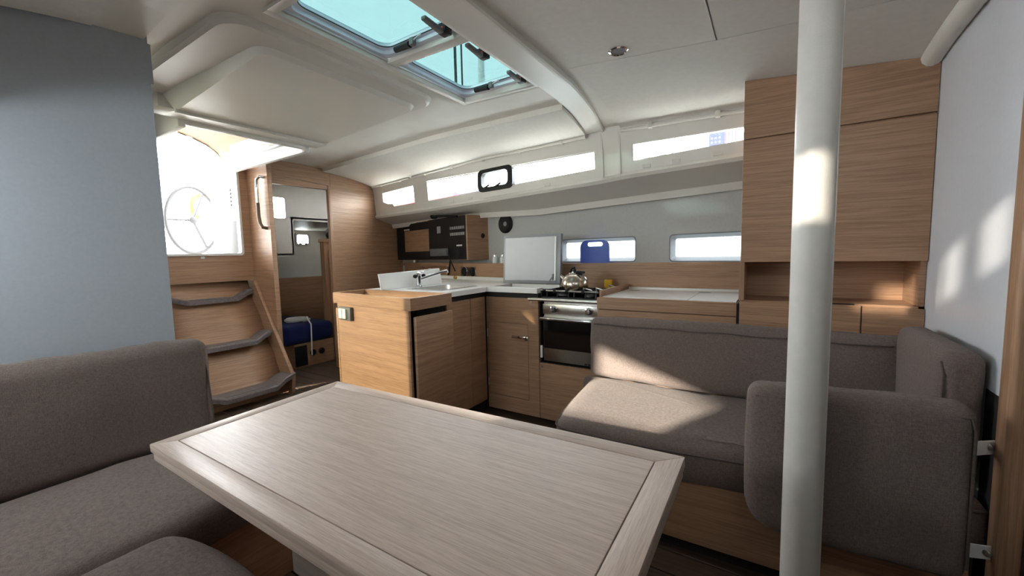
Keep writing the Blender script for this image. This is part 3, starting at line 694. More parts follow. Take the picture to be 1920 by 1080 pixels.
MB().tube([(.430, 2.14-.48*k/16, .835) for k in range(17)]+[(.434, 1.652, .80), (.432, 1.65, .62), (.43, 1.655, .48)], .0035, 6).build('piping', piping_m, fc)
sl = thing('side_cushion', (.2, 1.51, .25), 'big taupe slab cushion hung across the settee front behind the white post', 'cushion')
def slab_warp(v):
    v = v.copy(); s_ = (v.x+.05)/.5
    v.z += .022*s_*(1 if v.z > .5 else .4)+ (.045*max(0, 1-(v.x+.05)/.09)**2 if v.z < .36 else 0)
    return v
cushion(-.052, .452, 1.455, 1.555, .275, .742, .034, (.006, .010, .006), 16, .004, 5, slab_warp).build('cover', cloth, sl, ang=60)
MB().tube([(-.03+.47*k/24, 1.458, .716+.021*k/24) for k in range(25)]+[(.449, 1.462, .70), (.45, 1.462, .33)], .0035, 6).build('piping', piping_m, sl)
for z, yq in ((.62, 1.64), (.335, 1.60)):
    s_ = thing('fixing_strap', (.49, yq, z-.02), ('upper' if z > .5 else 'lower')+' white webbing strap tying the slab cushion to the post', 'strap', 'cushion fixing straps')
    MB().prism([(.44, 1.545, z-.02), (.532, yq-.02, z-.022), (.532, yq-.02, z+.016), (.44, 1.545, z+.02)], (.003, -.003, 0)).build('webbing', white_p, s_, smooth=False)
    MB().lathe([(.009, 0), (.009, .004), (.005, .006)], (.518, yq-.035, z), (-.5, -1, 0), 14).build('snap', steel, s_)

# ================================================================== TABLE
tilt_x, tilt_y = .0190, .0262
TO = Vector((-1.473, .962, .68))                              # aft port corner of the top
def TM(u, v, w=0): return TO+Vector((1, .0, tilt_x)).normalized()*u+Vector((0, -1, -tilt_y)).normalized()*v+Vector((-tilt_x, -tilt_y, 1)).normalized()*w
TL_, TW = 1.318, .594
tb = thing('saloon_table', (-.8, .6, 0), 'large oak folding saloon table in the foreground', 'table')
def tslab(u0, u1, v0, v1, w0, w1, bev=.003):
    return MB().hexa([TM(u0, v0, w0), TM(u1, v0, w0), TM(u1, v1, w0), TM(u0, v1, w0), TM(u0, v0, w1), TM(u1, v0, w1), TM(u1, v1, w1), TM(u0, v1, w1)], bev, 2)
FB = .05
tslab(FB+.002, TL_-FB-.007, FB+.002, TW-FB-.002, -.022, -.0006, .001).build('top_panel', table_x, tb, smooth=False)
def tprism(pts, w0, w1, bev):
    return MB().prism([TM(u, v, w0) for u, v in pts], TM(0, 0, w1)-TM(0, 0, w0), bev)
tprism([(0, 0), (TL_, 0), (TL_-FB-.005, FB), (FB, FB)], -.024, 0, .002).build('edge_strip', table_x, tb)
tprism([(TL_, 0), (TL_, TW), (TL_-FB-.005, TW-FB), (TL_-FB-.005, FB)], -.024, 0, .002).build('edge_strip', table_y, tb)
tprism([(0, TW), (0, 0), (FB, FB), (FB, TW-FB)], -.024, 0, .002).build('edge_strip', table_y, tb)
tprism([(TL_, TW), (0, TW), (FB, TW-FB), (TL_-FB-.005, TW-FB)], -.024, 0, .002).build('edge_strip', table_x, tb)
tslab(.004, TL_-.004, .004, TW-.004, -.050, -.026, .004).build('lower_leaf', table_x, tb)
# fixed pedestal
tslab(.34, 1.0, .08, .32, -.60, -.05, .004).build('pedestal_box', oak, tb)
MB().box(-1.16, -.44, .60, .92, 0, .08, .004).build('pedestal_foot', oak, tb)

# ================================================================== LEFT DINETTE
db = thing('dinette_base', (-1.8, .1, 0), 'oak seat base of the left hand dinette, mostly hidden', 'seat base')
MB().box(-2.17, -1.50, -.55, .75, 0, .285).build('aft_box', oak, db, smooth=False)
MB().box(-1.49, .5, -.56, .32, 0, .29).build('side_box', oak, db, smooth=False)
def lwarp(v):
    v = v.copy(); s_ = max(0, min(1, (v.z-.42)/.4)); v.x -= .02*s_; return v
lb = thing('backrest_cushion', (-2.1, .1, .42), 'dark taupe backrest cushion leaning on the grey left bulkhead', 'cushion')
cushion(-2.14, -2.03, -.55, .735, .425, .845, .045, (.010, .01, .010), 18, .007, 7, lwarp).build('cover', cloth, lb, ang=60)
MB().tube([(-2.072, -.5+1.2*k/30, .806) for k in range(31)]+[(-2.07, .716, .79), (-2.055, .726, .70), (-2.04, .728, .55), (-2.035, .726, .45)], .004, 6).build('piping', piping_m, lb)
ls = thing('seat_cushion', (-1.8, .1, .30), 'dark taupe seat cushion below the left backrest', 'cushion')
cushion(-2.06, -1.41, -.55, .79, .30, .432, .05, (.004, .004, .012), 18, .006, 9).build('cover', cloth, ls, ang=60)
cs = thing('seat_cushion', (-.8, 0, .30), 'rounded taupe cushion corner at the bottom left under the table edge', 'cushion')
def cwarp(v):
    v = v.copy(); d = max(0, -1.12-v.x)/.27; v.y -= .05*d*d if v.y > .2 else 0; return v
cushion(-1.395, .2, -.50, .43, .305, .452, .07, (.006, .006, .012), 18, .004, 11, cwarp).build('cover', cloth, cs, ang=60)

# ================================================================== GALLEY PENINSULA
pn = thing('galley_peninsula', (-2.15, 1.95, 0), 'oak galley peninsula with the raised fiddle tray at its end', 'cabinet')
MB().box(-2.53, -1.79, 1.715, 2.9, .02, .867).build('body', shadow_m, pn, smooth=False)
MB().prism([(-2.515, 1.675, .06), (-1.735, 1.600, .06), (-1.735, 1.618, .06), (-2.515, 1.693, .06)], (0, 0, .808), .002, 1).build('end_panel', oak, pn)
MB().box(-1.735, -1.712, 1.632, 1.955, .06, .828, .006).build('side_panel', oak, pn)
MB().box(-2.575, -2.555, 1.70, 2.0, .06, .83, .006).build('side_panel', oak, pn)
MB().box(-1.795, -1.775, 1.965, 2.212, .09, .868, .002, 1).build('door', oak, pn)
MB().box(-1.795, -1.775, 2.216, 2.385, .09, .868, .002, 1).build('door', oak, pn)
o_ = [(-2.56, 1.676), (-1.735, 1.590), (-1.712, 1.596), (-1.706, 1.62), (-1.706, 1.94), (-2.56, 1.94)]
i_ = [(-2.53, 1.702), (-1.745, 1.620), (-1.738, 1.624), (-1.736, 1.632), (-1.736, 1.915), (-2.53, 1.915)]
MB().ring([(x, y, .868) for x, y in o_], [(x, y, .868) for x, y in i_], (0, 0, .072)).build('fiddle_tray', oak, pn, ang=30)
MB().prism([(x, y, .868) for x, y in i_], (0, 0, .014)).build('tray_bottom', oak_x, pn, smooth=False)
sw = thing('light_switch', (-2.38, 1.65, .76), 'grey double switch with white rockers on the end of the peninsula', 'switch')
M_ = Matrix.Translation((-2.385, 1.655, .806)) @ Matrix.Rotation(math.atan2(-.075, .78), 4, 'Z')
MB().box(-.072, .072, -.018, .008, -.045, .045, .006).xf(M_).build('back_plate', greyp, sw)
MB().box(-.058, .032, -.030, -.016, -.032, .034, .004).xf(M_).build('rocker', white_p, sw)
MB().box(-.012, -.008, -.032, -.028, -.03, .032).xf(M_).build('rocker_split', midgrey, sw, smooth=False)

# counter (L shape) with sink and top-opening lid cut-outs
ct = thing('galley_counter', (-2.0, 2.4, .87), 'white solid galley worktop with a black shadow band below', 'worktop')
m = MB(); z0, z1 = .906, .94
for a in ((-2.55, -1.755, 1.945, 2.04), (-2.55, -2.23, 2.04, 2.46), (-1.88, -1.755, 2.04, 2.46), (-2.55, -1.755, 2.46, 3.16), (-1.755, -1.335, 2.385, 2.47), (-1.755, -1.335, 2.73, 3.0)):
    m.box(a[0], a[1], a[2], a[3], z0, z1)
m.prism([(-2.55, 2.9, z0), (-2.55, 3.10, z0), (-3.87, 3.48, z0), (-3.87, 3.28, z0)], (0, 0, z1-z0))
m.build('slab', corian, ct, smooth=False)
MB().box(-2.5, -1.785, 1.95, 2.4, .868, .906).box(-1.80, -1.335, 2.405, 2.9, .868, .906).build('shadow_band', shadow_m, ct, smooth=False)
MB().prism([(-1.86, 2.905, .94), (-1.86, 2.92, .94), (-3.86, 3.42, .94), (-3.86, 3.40, .94)], (0, 0, .03)).build('upstand', corian, ct, smooth=False)
MB().box(-1.755, -1.335, 2.47, 2.73, .80, .82).build('locker_bottom', shadow_m, ct, smooth=False)
sk = thing('sink', (-2.05, 2.25, .78), 'stainless sink let into the white worktop behind the tray', 'sink')
m = MB(); ro = rrect(-2.055, 2.25, .36, .43, .05); ri = rrect(-2.055, 2.25, .32, .39, .05); rb = rrect(-2.055, 2.25, .28, .35, .06); n = len(ro)
vs = [(x, y, .942) for x, y in ro]+[(x, y, .943) for x, y in ri]+[(x, y, .80) for x, y in rb]; fs = []
for r_ in range(2):
    for k in range(n): fs.append((r_*n+k, r_*n+(k+1) % n, (r_+1)*n+(k+1) % n, (r_+1)*n+k))
fs.append(tuple(2*n+k for k in range(n)))
m.raw(vs, fs).build('basin', steel, sk, ang=40)
MB().lathe([(.03, 0), (.03, .004), (.01, .005)], (-2.055, 2.25, .80)).build('drain', chrome, sk)
pnl = tag(MB().hexa([(-2.335, 1.90, .942), (-2.322, 1.90, .942), (-2.322, 2.53, .942), (-2.335, 2.53, .942), (-2.36, 1.90, 1.056), (-2.347, 1.90, 1.056), (-2.347, 2.53, 1.072), (-2.36, 2.53, 1.072)], .003, 1).build('sink_cover', corian), 'white sink cover standing on edge behind the tap', 'sink cover')
fa = thing('tap', (-2.28, 2.22, .94), 'chrome mixer tap with a swivel spout beside the sink', 'tap')
MB().lathe([(.026, 0), (.024, .01), (.019, .016), (.019, .075), (.022, .08), (.022, .105), (.012, .112)], (-2.28, 2.22, .94), n=20).build('body', chrome, fa)
MB().tube([(-2.28, 2.225, 1.0), (-2.24, 2.28, 1.02), (-2.18, 2.36, 1.05), (-2.15, 2.40, 1.058), (-2.145, 2.405, 1.04)], [.012, .011, .010, .011, .011], 12).build('spout', chrome, fa)
MB().tube([(-2.28, 2.22, 1.05), (-2.27, 2.27, 1.062), (-2.255, 2.33, 1.075)], [.008, .006, .004], 8).build('lever', chrome, fa)
for dy in (-.035, .035):
    MB().lathe([(.014, 0), (.016, .01), (.012, .02)], (-2.27, 2.22+dy, 1.025), (0, 1 if dy > 0 else -1, 0), 14).build('end_cap', black, fa)

# fridge-locker lid standing open
ld = thing('locker_lid', (-1.58, 2.75, .94), 'white top-loading locker lid propped upright behind the hob', 'lid')
LT = Matrix.Translation((0, 2.738, .945)) @ Matrix.Rotation(math.radians(-4), 4, 'X')
lidb = MB().box(-1.835, -1.322, -.018, .018, 0, .378, .004).xf(LT).build('frame', lidframe, ld)
MB().box(-1.815, -1.352, -.026, -.017, .022, .358, .005).xf(LT).build('inner_panel', lidgrey, ld)
MB().box(-1.365, -1.36, -.029, -.025, .03, .35).xf(LT).build('edge_bead', alu, ld, smooth=False)
MB().box(-1.385, -1.372, -.036, -.026, .03, .075, .002, 1).xf(LT).build('stay_bracket', midgrey, ld)
MB().tube([(-1.378, 2.705, 1.0), (-1.385, 2.69, .985), (-1.40, 2.66, .945)], .004, 8).build('lid_stay', midgrey, ld)

# cupboard under the corner, beside the oven
cp = thing('galley_cupboard', (-1.55, 2.5, 0), 'oak galley cupboard with a chrome latched door left of the oven', 'cabinet')
m = MB(); Y0, Y1 = 2.400, 2.418
m.box(-1.775, -1.335, Y0, Y1, .685, .868).box(-1.775, -1.335, Y0, Y1, .03, .138).box(-1.775, -1.765, Y0, Y1, .138, .685).box(-1.418, -1.335, Y0, Y1, .138, .685)
m.build('face_frame', oak, cp, smooth=False)
MB().box(-1.775, -1.335, Y1, 2.9, .03, .86).build('body', shadow_m, cp, smooth=False)
dr = MB().box(-1.762, -1.421, Y0+.001, Y1, .141, .682, .0015, 1).build('door', oak, cp)
MB().box(-1.545, -1.425, Y0-.020, Y0-.002, .580, .600, .005).build('latch_handle', chrome, dr)
MB().box(-1.43, -1.405, Y0-.03, Y0-.002, .572, .602, .006).build('latch_keeper', chrome, dr)
for z in (.23, .60): MB().tube([(-1.767, Y0-.002, z-.03), (-1.767, Y0-.002, z+.03)], .004, 8).build('hinge', alu, dr)
up_ = thing('under_oven_panel', (-1.1, 2.5, 0), 'plain oak panel below the oven', 'panel')
MB().box(-1.332, -.89, 2.40, 2.418, .03, .425, .002, 1).build('front', oak, up_)
MB().lathe([(.005, 0), (.005, .003)], (-1.31, 2.4, .40), (0, -1, 0), 10).build('screw', greyp, up_)
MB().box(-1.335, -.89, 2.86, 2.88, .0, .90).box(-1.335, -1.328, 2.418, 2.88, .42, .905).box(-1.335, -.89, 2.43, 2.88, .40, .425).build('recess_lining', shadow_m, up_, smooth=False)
MB().box(-1.327, -1.312, 2.405, 2.42, .46, .545, .003).build('white_stop', white_p, up_)

# ---- stove
sv = thing('stove', (-1.11, 2.62, .43), 'stainless gimballed galley stove with black glass oven door', 'stove')
SX0, SX1, SY0, SY1 = -1.302, -.91, 2.405, 2.83
MB().box(SX0, SX1, SY0+.02, SY1, .44, .885).build('body', steel, sv, smooth=False)
MB().box(SX0-.01, SX1+.01, SY0, SY1, .868, .885, .004).build('hob_plate', black, sv)
cpn = MB().box(SX0, SX1, SY0-.002, SY0+.02, .768, .838, .004).build('control_panel', steel, sv)
for x in (-1.22, -.97):
    kb = MB().lathe([(.024, 0), (.023, .008), (.016, .012), (.015, .026), (.0, .027)], (x, SY0-.002, .803), (0, -1, 0), 20).build('knob', chrome, cpn)
    MB().lathe([(.017, 0), (.016, .006), (0, .007)], (x+.014, SY0-.020, .800), (0, -1, 0), 16).build('knob_cap', black, kb)
od = MB().box(SX0+.004, SX1-.004, SY0-.004, SY0+.02, .445, .752, .004).build('oven_door', steel, sv)
MB().box(SX0+.008, SX1-.008, SY0-.007, SY0-.003, .535, .742).build('door_glass', blackgl, od, smooth=False)
MB().tube([(SX0+.0, SY0-.03, .738)]+[(SX0+(SX1-SX0)*k/10, SY0-.038, .742) for k in range(1, 10)]+[(SX1, SY0-.03, .738)], .013, 12).build('door_handle', chrome, od)
for k, x in enumerate((-.99, -.965, -.94)): MB().box(x-.008, x+.008, SY0-.008, SY0-.003, .452, .460).build('vent_slot', black, od, smooth=False)
MB().tube([(-1.395, 2.372, .868), (-.885, 2.372, .868)], .011, 12).build('safety_rail', steel, sv)
for x in (-1.38, -.90): MB().tube([(x, 2.372, .868), (x, 2.402, .868)], .008, 8).build('rail_bracket', steel, sv)
MB().tube([(-1.375, 2.375, .858), (-1.372, 2.372, .845), (-1.378, 2.372, .832), (-1.384, 2.374, .845)], .0025, 6).build('hook', steel, sv)
MB().box(SX0-.012, SX1+.01, SY1-.012, SY1, .885, .905, .003).box(SX0-.015, SX0-.006, SY0, SY1, .885, .925, .003).build('hob_rim', black, sv)
for cx, cy, r in ((-1.20, 2.52, .04), (-1.0, 2.50, .03), (-1.18, 2.72, .03), (-.99, 2.71, .045)):
    MB().lathe([(r, 0), (r, .012), (r*.6, .018), (0, .019)], (cx, cy, .885), n=18).build('burner', greyp, sv)
m = MB()                                                      # pan grids
for x in (-1.28, -1.2, -1.12, -1.08, -1.0, -.93): m.tube([(x, 2.425, .886), (x, 2.43, .915), (x, 2.80, .915), (x, 2.81, .886)], .005, 6)
for y in (2.45, 2.52, 2.615, 2.71, 2.78): m.tube([(-1.285, y, .915), (-.925, y, .915)], .005, 6)
m.build('pan_grid', black, sv)
for x, y, dx in ((-1.02, 2.45, .05), (-.94, 2.47, .05), (-.96, 2.76, .04)):
    MB().tube([(x, y, .917), (x-dx*.3, y+.02, .945), (x+dx, y+.01, .93)], .005, 6).build('pot_clamp', steel, sv)
MB().tube([(-1.29, 2.435, .922), (-.92, 2.435, .922)], .0065, 8).build('grid_bar', steel, sv)
for x in (-1.225, -1.135, -1.02): MB().lathe([(.0, -.012), (.014, -.008), (.016, 0), (.014, .008), (0, .012)], (x, 2.435, .922), (1, 0, 0), 12).build('clamp_knob', black, sv)
# ---- kettle
kt = thing('kettle', (-1.12, 2.53, .92), 'round stainless kettle with a black handle on the hob', 'kettle')
KC = (-1.12, 2.53, .921)
MB().lathe([(.07, 0), (.084, .006), (.092, .03), (.091, .055), (.080, .085), (.060, .105), (.04, .114)], KC, n=32).build('body', kettlem, kt)
MB().lathe([(.042, .112), (.036, .122), (.012, .126)], KC, n=24).build('lid', kettlem, kt)
MB().lathe([(.008, .125), (.013, .137), (.010, .147), (0, .149)], KC, n=14).build('lid_knob', black, kt)
MB().tube([(KC[0]+.055, 2.53-.01, .921+.105), (KC[0]+.03, 2.53-.03, .921+.128), (KC[0]+.085, 2.53-.035, .921+.125)], [.009, .011, .008], 8).build('handle', black, kt)
MB().tube([(KC[0]-.07, 2.53-.01, .921+.075), (KC[0]-.098, 2.53-.015, .921+.10)], [.018, .011], 12).build('spout', kettlem, kt)
MB().tube([(KC[0]-.035, 2.53, .921+.118), (KC[0]-.02, 2.53, .921+.15), (KC[0]+.005, 2.53, .921+.155)], .007, 8).build('whistle_grip', black, kt)
tag(MB().box(-1.025, -.965, 2.835, 2.86, .905, .975, .006).build('sponge', yellow), 'small yellow sponge behind the kettle', 'sponge')

# ---- fridge block right of the stove
fb = thing('fridge_cabinet', (-.5, 2.6, .4), 'low oak fridge cabinet with a white two-part lid, right of the stove', 'cabinet')
MB().box(-.885, -.142, 2.352, 2.905, .30, .896).build('body', oak, fb, smooth=False)
MB().box(-.888, -.142, 2.33, 2.352, .834, .905, .002, 1).build('upper_fascia', oak_x, fb)
MB().box(-.885, -.142, 2.334, 2.352, .43, .830, .002, 1).build('front_panel', oak_x, fb)
MB().box(-.875, -.38, 2.36, 2.90, .896, .908, .002, 1).build('lid', corian, fb)
MB().box(-.377, -.145, 2.36, 2.90, .896, .908, .002, 1).build('lid', corian, fb)
for x in (-.79, -.35): MB().prism([(x+.035*math.cos(a), 2.80+.012*math.sin(a), .9078) for a in [k*math.pi/8 for k in range(16)]], (0, 0, .0012)).build('finger_hole', greyp, fb, smooth=False)
MB().box(-.878, -.862, 2.345, 2.905, .896, .946, .003).build('fiddle_bar', oak_y, fb)
MB().box(-.878, -.142, 2.898, 2.915, .90, .922, .002).build('back_fiddle', corian, fb)
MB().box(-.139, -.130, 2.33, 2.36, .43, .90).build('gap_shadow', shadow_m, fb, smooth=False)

# ---- oak splashback and shelf
bs = thing('splashback', (-1.0, 2.93, .9), 'long oak splashback and ledge below the hull windows', 'splashback')
MB().box(-1.86, -.13, 2.915, 2.932, .86, 1.095, .002, 1).build('front', oak, bs)
MB().prism([(-1.86, 2.932, 1.06), (-.13, 2.932, 1.06), (-.13, hull(-.13)-.015, 1.06), (-1.86, hull(-1.86)-.015, 1.06)], (0, 0, .012)).build('ledge', oak_x, bs, smooth=False)
# angled run in the corner with a bin
A, B = Vector((-1.86, 2.915, 0)), Vector((-3.88, 3.49, 0)); dirv = (B-A).normalized(); nrm = Vector((-dirv.y, dirv.x, 0)); nrm = nrm if nrm.y > 0 else -nrm
cbn = thing('corner_shelf', (-2.9, 3.2, .9), 'angled oak shelf with open bins and round dials in the galley corner', 'shelf')
def along(d, off, z): p = A+dirv*d+nrm*off; return (p.x, p.y, z)
def abox(d0, d1, o0, o1, za, zb, bev=.0): return MB().hexa([along(d0, o0, za), along(d1, o0, za), along(d1, o1, za), along(d0, o1, za), along(d0, o0, zb), along(d1, o0, zb), along(d1, o1, zb), along(d0, o1, zb)], bev, 1)
Ltot = (B-A).length; b0, b1 = .535, 1.93
abox(0, b0, 0, .018, .86, 1.097).build('front', oak, cbn, smooth=False)
abox(b0, Ltot, 0, .018, 1.062, 1.097).build('top_rail', oak, cbn, smooth=False)
abox(b0, Ltot, 0, .018, .86, .965).build('bottom_rail', oak, cbn, smooth=False)
abox(0, Ltot, .018, .055, 1.085, 1.097).build('top_board', oak_x, cbn, smooth=False)
abox(b0, Ltot, .046, .056, .9, 1.09).build('bin_back', oak, cbn, smooth=False)
abox(b0, Ltot, .018, .05, .955, .965).build('bin_bottom', oak_x, cbn, smooth=False)
for d in (.80, 1.05, 1.62): abox(d, d+.012, .004, .05, .96, 1.07).build('divider', oak_v, cbn, smooth=False)
for d in (.585, .725):
    p = along(d, .0, 1.015); q = -nrm
    k_ = MB().lathe([(.046, 0), (.046, .006), (.036, .010), (.034, .016), (0, .018)], p, q, 22).build('dial', black, cbn)
    MB().lathe([(.047, 0), (.047, .003), (.044, .005)], p, q, 22).build('dial_rim', chrome, k_)
tag(MB().lathe([(.02, 0), (.028, .012), (.02, .03), (.008, .036)], along(.83, -.035, .971-.03), n=16).build('brass_fitting', brass), 'small brass fitting in front of the corner bins', 'fitting')
tag(MB().lathe([(.022, 0), (.024, .05), (.012, .065), (.012, .085), (.016, .088), (.012, .10), (0, .103)], along(1.80, .03, 1.097), n=16).build('soap_bottle', steel), 'small metal topped bottle on the corner shelf by the bulkhead', 'bottle')
tag(MB().tube([along(.95, -.02, 1.12), along(.96, -.03, 1.0), along(1.0, -.03, .95), along(1.06, -.03, .945), along(1.1, -.01, .95)], .008, 8).build('black_hose', black), 'black coiled lead hanging down to the counter from the electrical panel', 'lead')
for k, d in enumerate((.20, .31)):
    j_ = thing('glass_jar', along(d, .06, 1.097), ('left', 'right')[k]+' one of two small glass jars beside the electrical panel', 'jar', 'glass jars')
    MB().lathe([(.026, 0), (.028, .006), (.028, .05), (.02, .06)], along(d, .06, 1.097), n=16).build('glass', jarglass, j_)
    MB().lathe([(.022, .06), (.022, .075), (.006, .08), (.008, .092), (0, .095)], along(d, .06, 1.097), n=16).build('stopper', steel, j_)

# ---- electrical panel box
ep = thing('electrical_panel', (-3.0, 3.2, 1.13), 'black electrical panel with breaker switches in an oak case under the side deck', 'electrical panel')
EA, EB = Vector((-2.455, 3.045, 0)), Vector((-3.88, 3.446, 0)); ed = (EB-EA).normalized(); en = Vector((-ed.y, ed.x, 0)); en = en if en.y > 0 else -en
def ebox(d0, d1, o0, o1, za, zb, bev=0.0):
    def q(d, o, z): p = EA+ed*d+en*o; return (p.x, p.y, z)
    return MB().hexa([q(d0, o0, za), q(d1, o0, za), q(d1, o1, za), q(d0, o1, za), q(d0, o0, zb), q(d1, o0, zb), q(d1, o1, zb), q(d0, o1, zb)], bev, 2)
EL = (EB-EA).length
ebox(-.005, EL, .012, .26, 1.13, 1.56).build('case', oak, ep, smooth=False)
m = MB(); r0, r1, rz0, rz1 = .715, 1.30, 1.228, 1.47        # panel with a recess
for d0, d1, za, zb in ((0, r0, 1.135, 1.56), (r1, EL, 1.135, 1.53), (r0, r1, 1.135, rz0), (r0, r1, rz1, 1.55)):
    t_ = ebox(d0, d1, 0, .014, za, zb); m.merge(t_.bm)
face = m.build('panel_face', black, ep, smooth=False)
ebox(r0, r1, .0105, .013, rz0, rz1).build('wooden_recess', oak, ep, smooth=False)
ebox(.335, .66, -.03, 0, 1.172, 1.25, .008).build('radio_handset', greyp, ep)
ebox(.47, .54, -.004, 0, 1.41, 1.48, .002).build('socket_plate', midgrey, ep)
for rz in (1.385, 1.445):
    for k in range(7): ebox(.045+k*.037, .072+k*.037, -.004, 0, rz-.012, rz+.016).build('breaker_switch', midgrey, ep, smooth=False)
ebox(.09, .185, -.002, 0, 1.266, 1.28).build('maker_plate', white_p, ep, smooth=False)
ebox(1.15, 1.28, -.004, 0, 1.478, 1.492).build('white_tag', white_p, ep, smooth=False)
p = EA+ed*.02+en*.0
EQ = Vector((-2.45, 3.045, 0)); e2 = (Vector((-2.40, 3.29, 0))-EQ).normalized(); e3 = Vector((e2.y, -e2.x, 0))
def sidep(s_, z, o=0): q = EQ+e2*s_+e3*o; return (q.x, q.y, z)
MB().hexa([sidep(-.005, 1.13, 0), sidep(.26, 1.13, 0), sidep(.26, 1.13, -.02), sidep(-.005, 1.13, -.02), sidep(-.005, 1.56, 0), sidep(.26, 1.56, 0), sidep(.26, 1.56, -.02), sidep(-.005, 1.56, -.02)], .003, 1).build('case_side', oak, ep)
MB().lathe([(.026, 0), (.026, .012), (.018, .02), (0, .021)], sidep(.185, 1.362, .001), e3, 16).build('power_socket', black, ep)
MB().hexa([sidep(.155, 1.20, .0), sidep(.215, 1.20, .0), sidep(.215, 1.20, .006), sidep(.155, 1.20, .006), sidep(.155, 1.265, 0), sidep(.215, 1.265, 0), sidep(.215, 1.265, .006), sidep(.155, 1.265, .006)]).build('switch_frame', greyp, ep, smooth=False)
MB().hexa([sidep(.168, 1.212, .006), sidep(.202, 1.212, .006), sidep(.202, 1.212, .010), sidep(.168, 1.212, .010), sidep(.168, 1.253, .006), sidep(.202, 1.253, .006), sidep(.202, 1.253, .010), sidep(.168, 1.253, .010)]).build('switch_rocker', white_p, ep, smooth=False)
rl = thing('reading_lamp', (-2.9, 3.1, 1.56), 'black flexible reading lamp above the electrical panel', 'lamp')
MB().tube([(-2.60, 3.08, 1.555), (-2.72, 3.09, 1.565), (-2.85, 3.11, 1.575), (-2.95, 3.14, 1.585)], .012, 10).build('stalk', black, rl)
MB().lathe([(.02, 0), (.03, .02), (.032, .06), (.028, .065), (0, .06)], (-2.93, 3.14, 1.58), (-.9, .1, .15), 16).build('head', black, rl)
tag(MB().tube([(-2.75, 3.10, 1.20)]+[(-2.75+.02*k, 3.10-.004*k, 1.17-.03*k) for k in range(1, 6)], .006, 8).build('handset_cord', black), 'short black handset cord below the electrical panel', 'cord')

# ---- speaker, cutting board
def on_hull(x, z, o=0): return (x, hull(x)-o, z)
hn = Vector((-.166, -1, 0)).normalized()
sk_ = thing('speaker', (-2.15, 3.24, 1.38), 'round black speaker on the grey hull lining', 'speaker')
MB().lathe([(.088, 0), (.088, .014), (.080, .02), (.07, .014), (.03, .010), (0, .012)], on_hull(-2.14, 1.463, .011), hn, 32).build('grille', black, sk_)
MB().lathe([(.022, 0), (.020, .004), (0, .005)], Vector(on_hull(-2.14, 1.463, .012))+hn*.012, hn, 16).build('badge', midgrey, sk_)
o2 = [(x, z) for x, z in rrect(-1.155, 1.16, .235, .22, .055, 6)]
cb = MB(); ho = rrect(-1.15, 1.238, .125, .032, .0155, 6)
t_ = bmesh.new(); va = [t_.verts.new((x, 0, z)) for x, z in o2]; vb = [t_.verts.new((x, 0, z)) for x, z in ho]
ed_ = [t_.edges.new((va[i], va[(i+1) % len(va)])) for i in range(len(va))]+[t_.edges.new((vb[i], vb[(i+1) % len(vb)])) for i in range(len(vb))]
bmesh.ops.triangle_fill(t_, use_beauty=True, use_dissolve=False, edges=ed_)
ext = bmesh.ops.extrude_face_region(t_, geom=t_.faces[:]); 
for v in [g_ for g_ in ext['geom'] if isinstance(g_, bmesh.types.BMVert)]: v.co.y += .012
cb.merge(t_); cb.xf(Matrix.Translation((0, 2.985, .0)) @ Matrix.Rotation(0, 4, 'X'))
board = tag(cb.build('cutting_board', bluep, ang=30), 'blue cutting board with a slotted handle standing at the hull window', 'cutting board')

# ---- downlight
dl = thing('downlight', (-.57, 1.78, 2.02), 'small round recessed ceiling downlight', 'downlight')
zc = Zc(-.575, 1.775)-.012
MB().lathe([(.042, .004), (.042, -.006), (.036, -.010), (.032, -.006), (.032, .003)], (-.575, 1.775, zc), n=28).build('bezel', chrome, dl)
MB().lathe([(.031, 0), (.031, -.003), (0, -.004)], (-.575, 1.775, zc), n=24).build('lens', midgrey, dl)

# ================================================================== SKYLIGHT HATCHES
lin = thing('trim_12', (-1.34, 1.42, 2.06), 'white moulded surround of the two skylights', 'hatch surround', kind='structure')
def zh(y): return Zc(-1.34, y)
def strip(name, x0, x1, y0, y1, dz0=-.012, dz1=.07, mt=gelcoat):
    z_ = [Zc(x, y) for x, y in ((x0, y0), (x1, y0), (x1, y1), (x0, y1))]
    p = [(x0, y0, z_[0]+dz0), (x1, y0, z_[1]+dz0), (x1, y1, z_[2]+dz0), (x0, y1, z_[3]+dz0)]
    return MB().hexa(p+[(a, b_, c-dz0+dz1) for a, b_, c in p], .004, 2).build(name, mt, lin)
strip('side_liner', HX0-.03, HX0+.006, HY0-.03, HY1+.03); strip('side_liner', HX1-.006, HX1+.035, HY0-.03, HY1+.03)
strip('end_liner', HX0, HX1, HY0-.03, HY0+.006); strip('end_liner', HX0, HX1, HY1-.006, HY1+.03)
strip('divider', HX0, HX1, 1.392, 1.448, -.004, .07)
strip('dark_gasket', HX0-.012+.018, HX0+.016, HY0+.006, HY1-.006, .006, .02, alu)
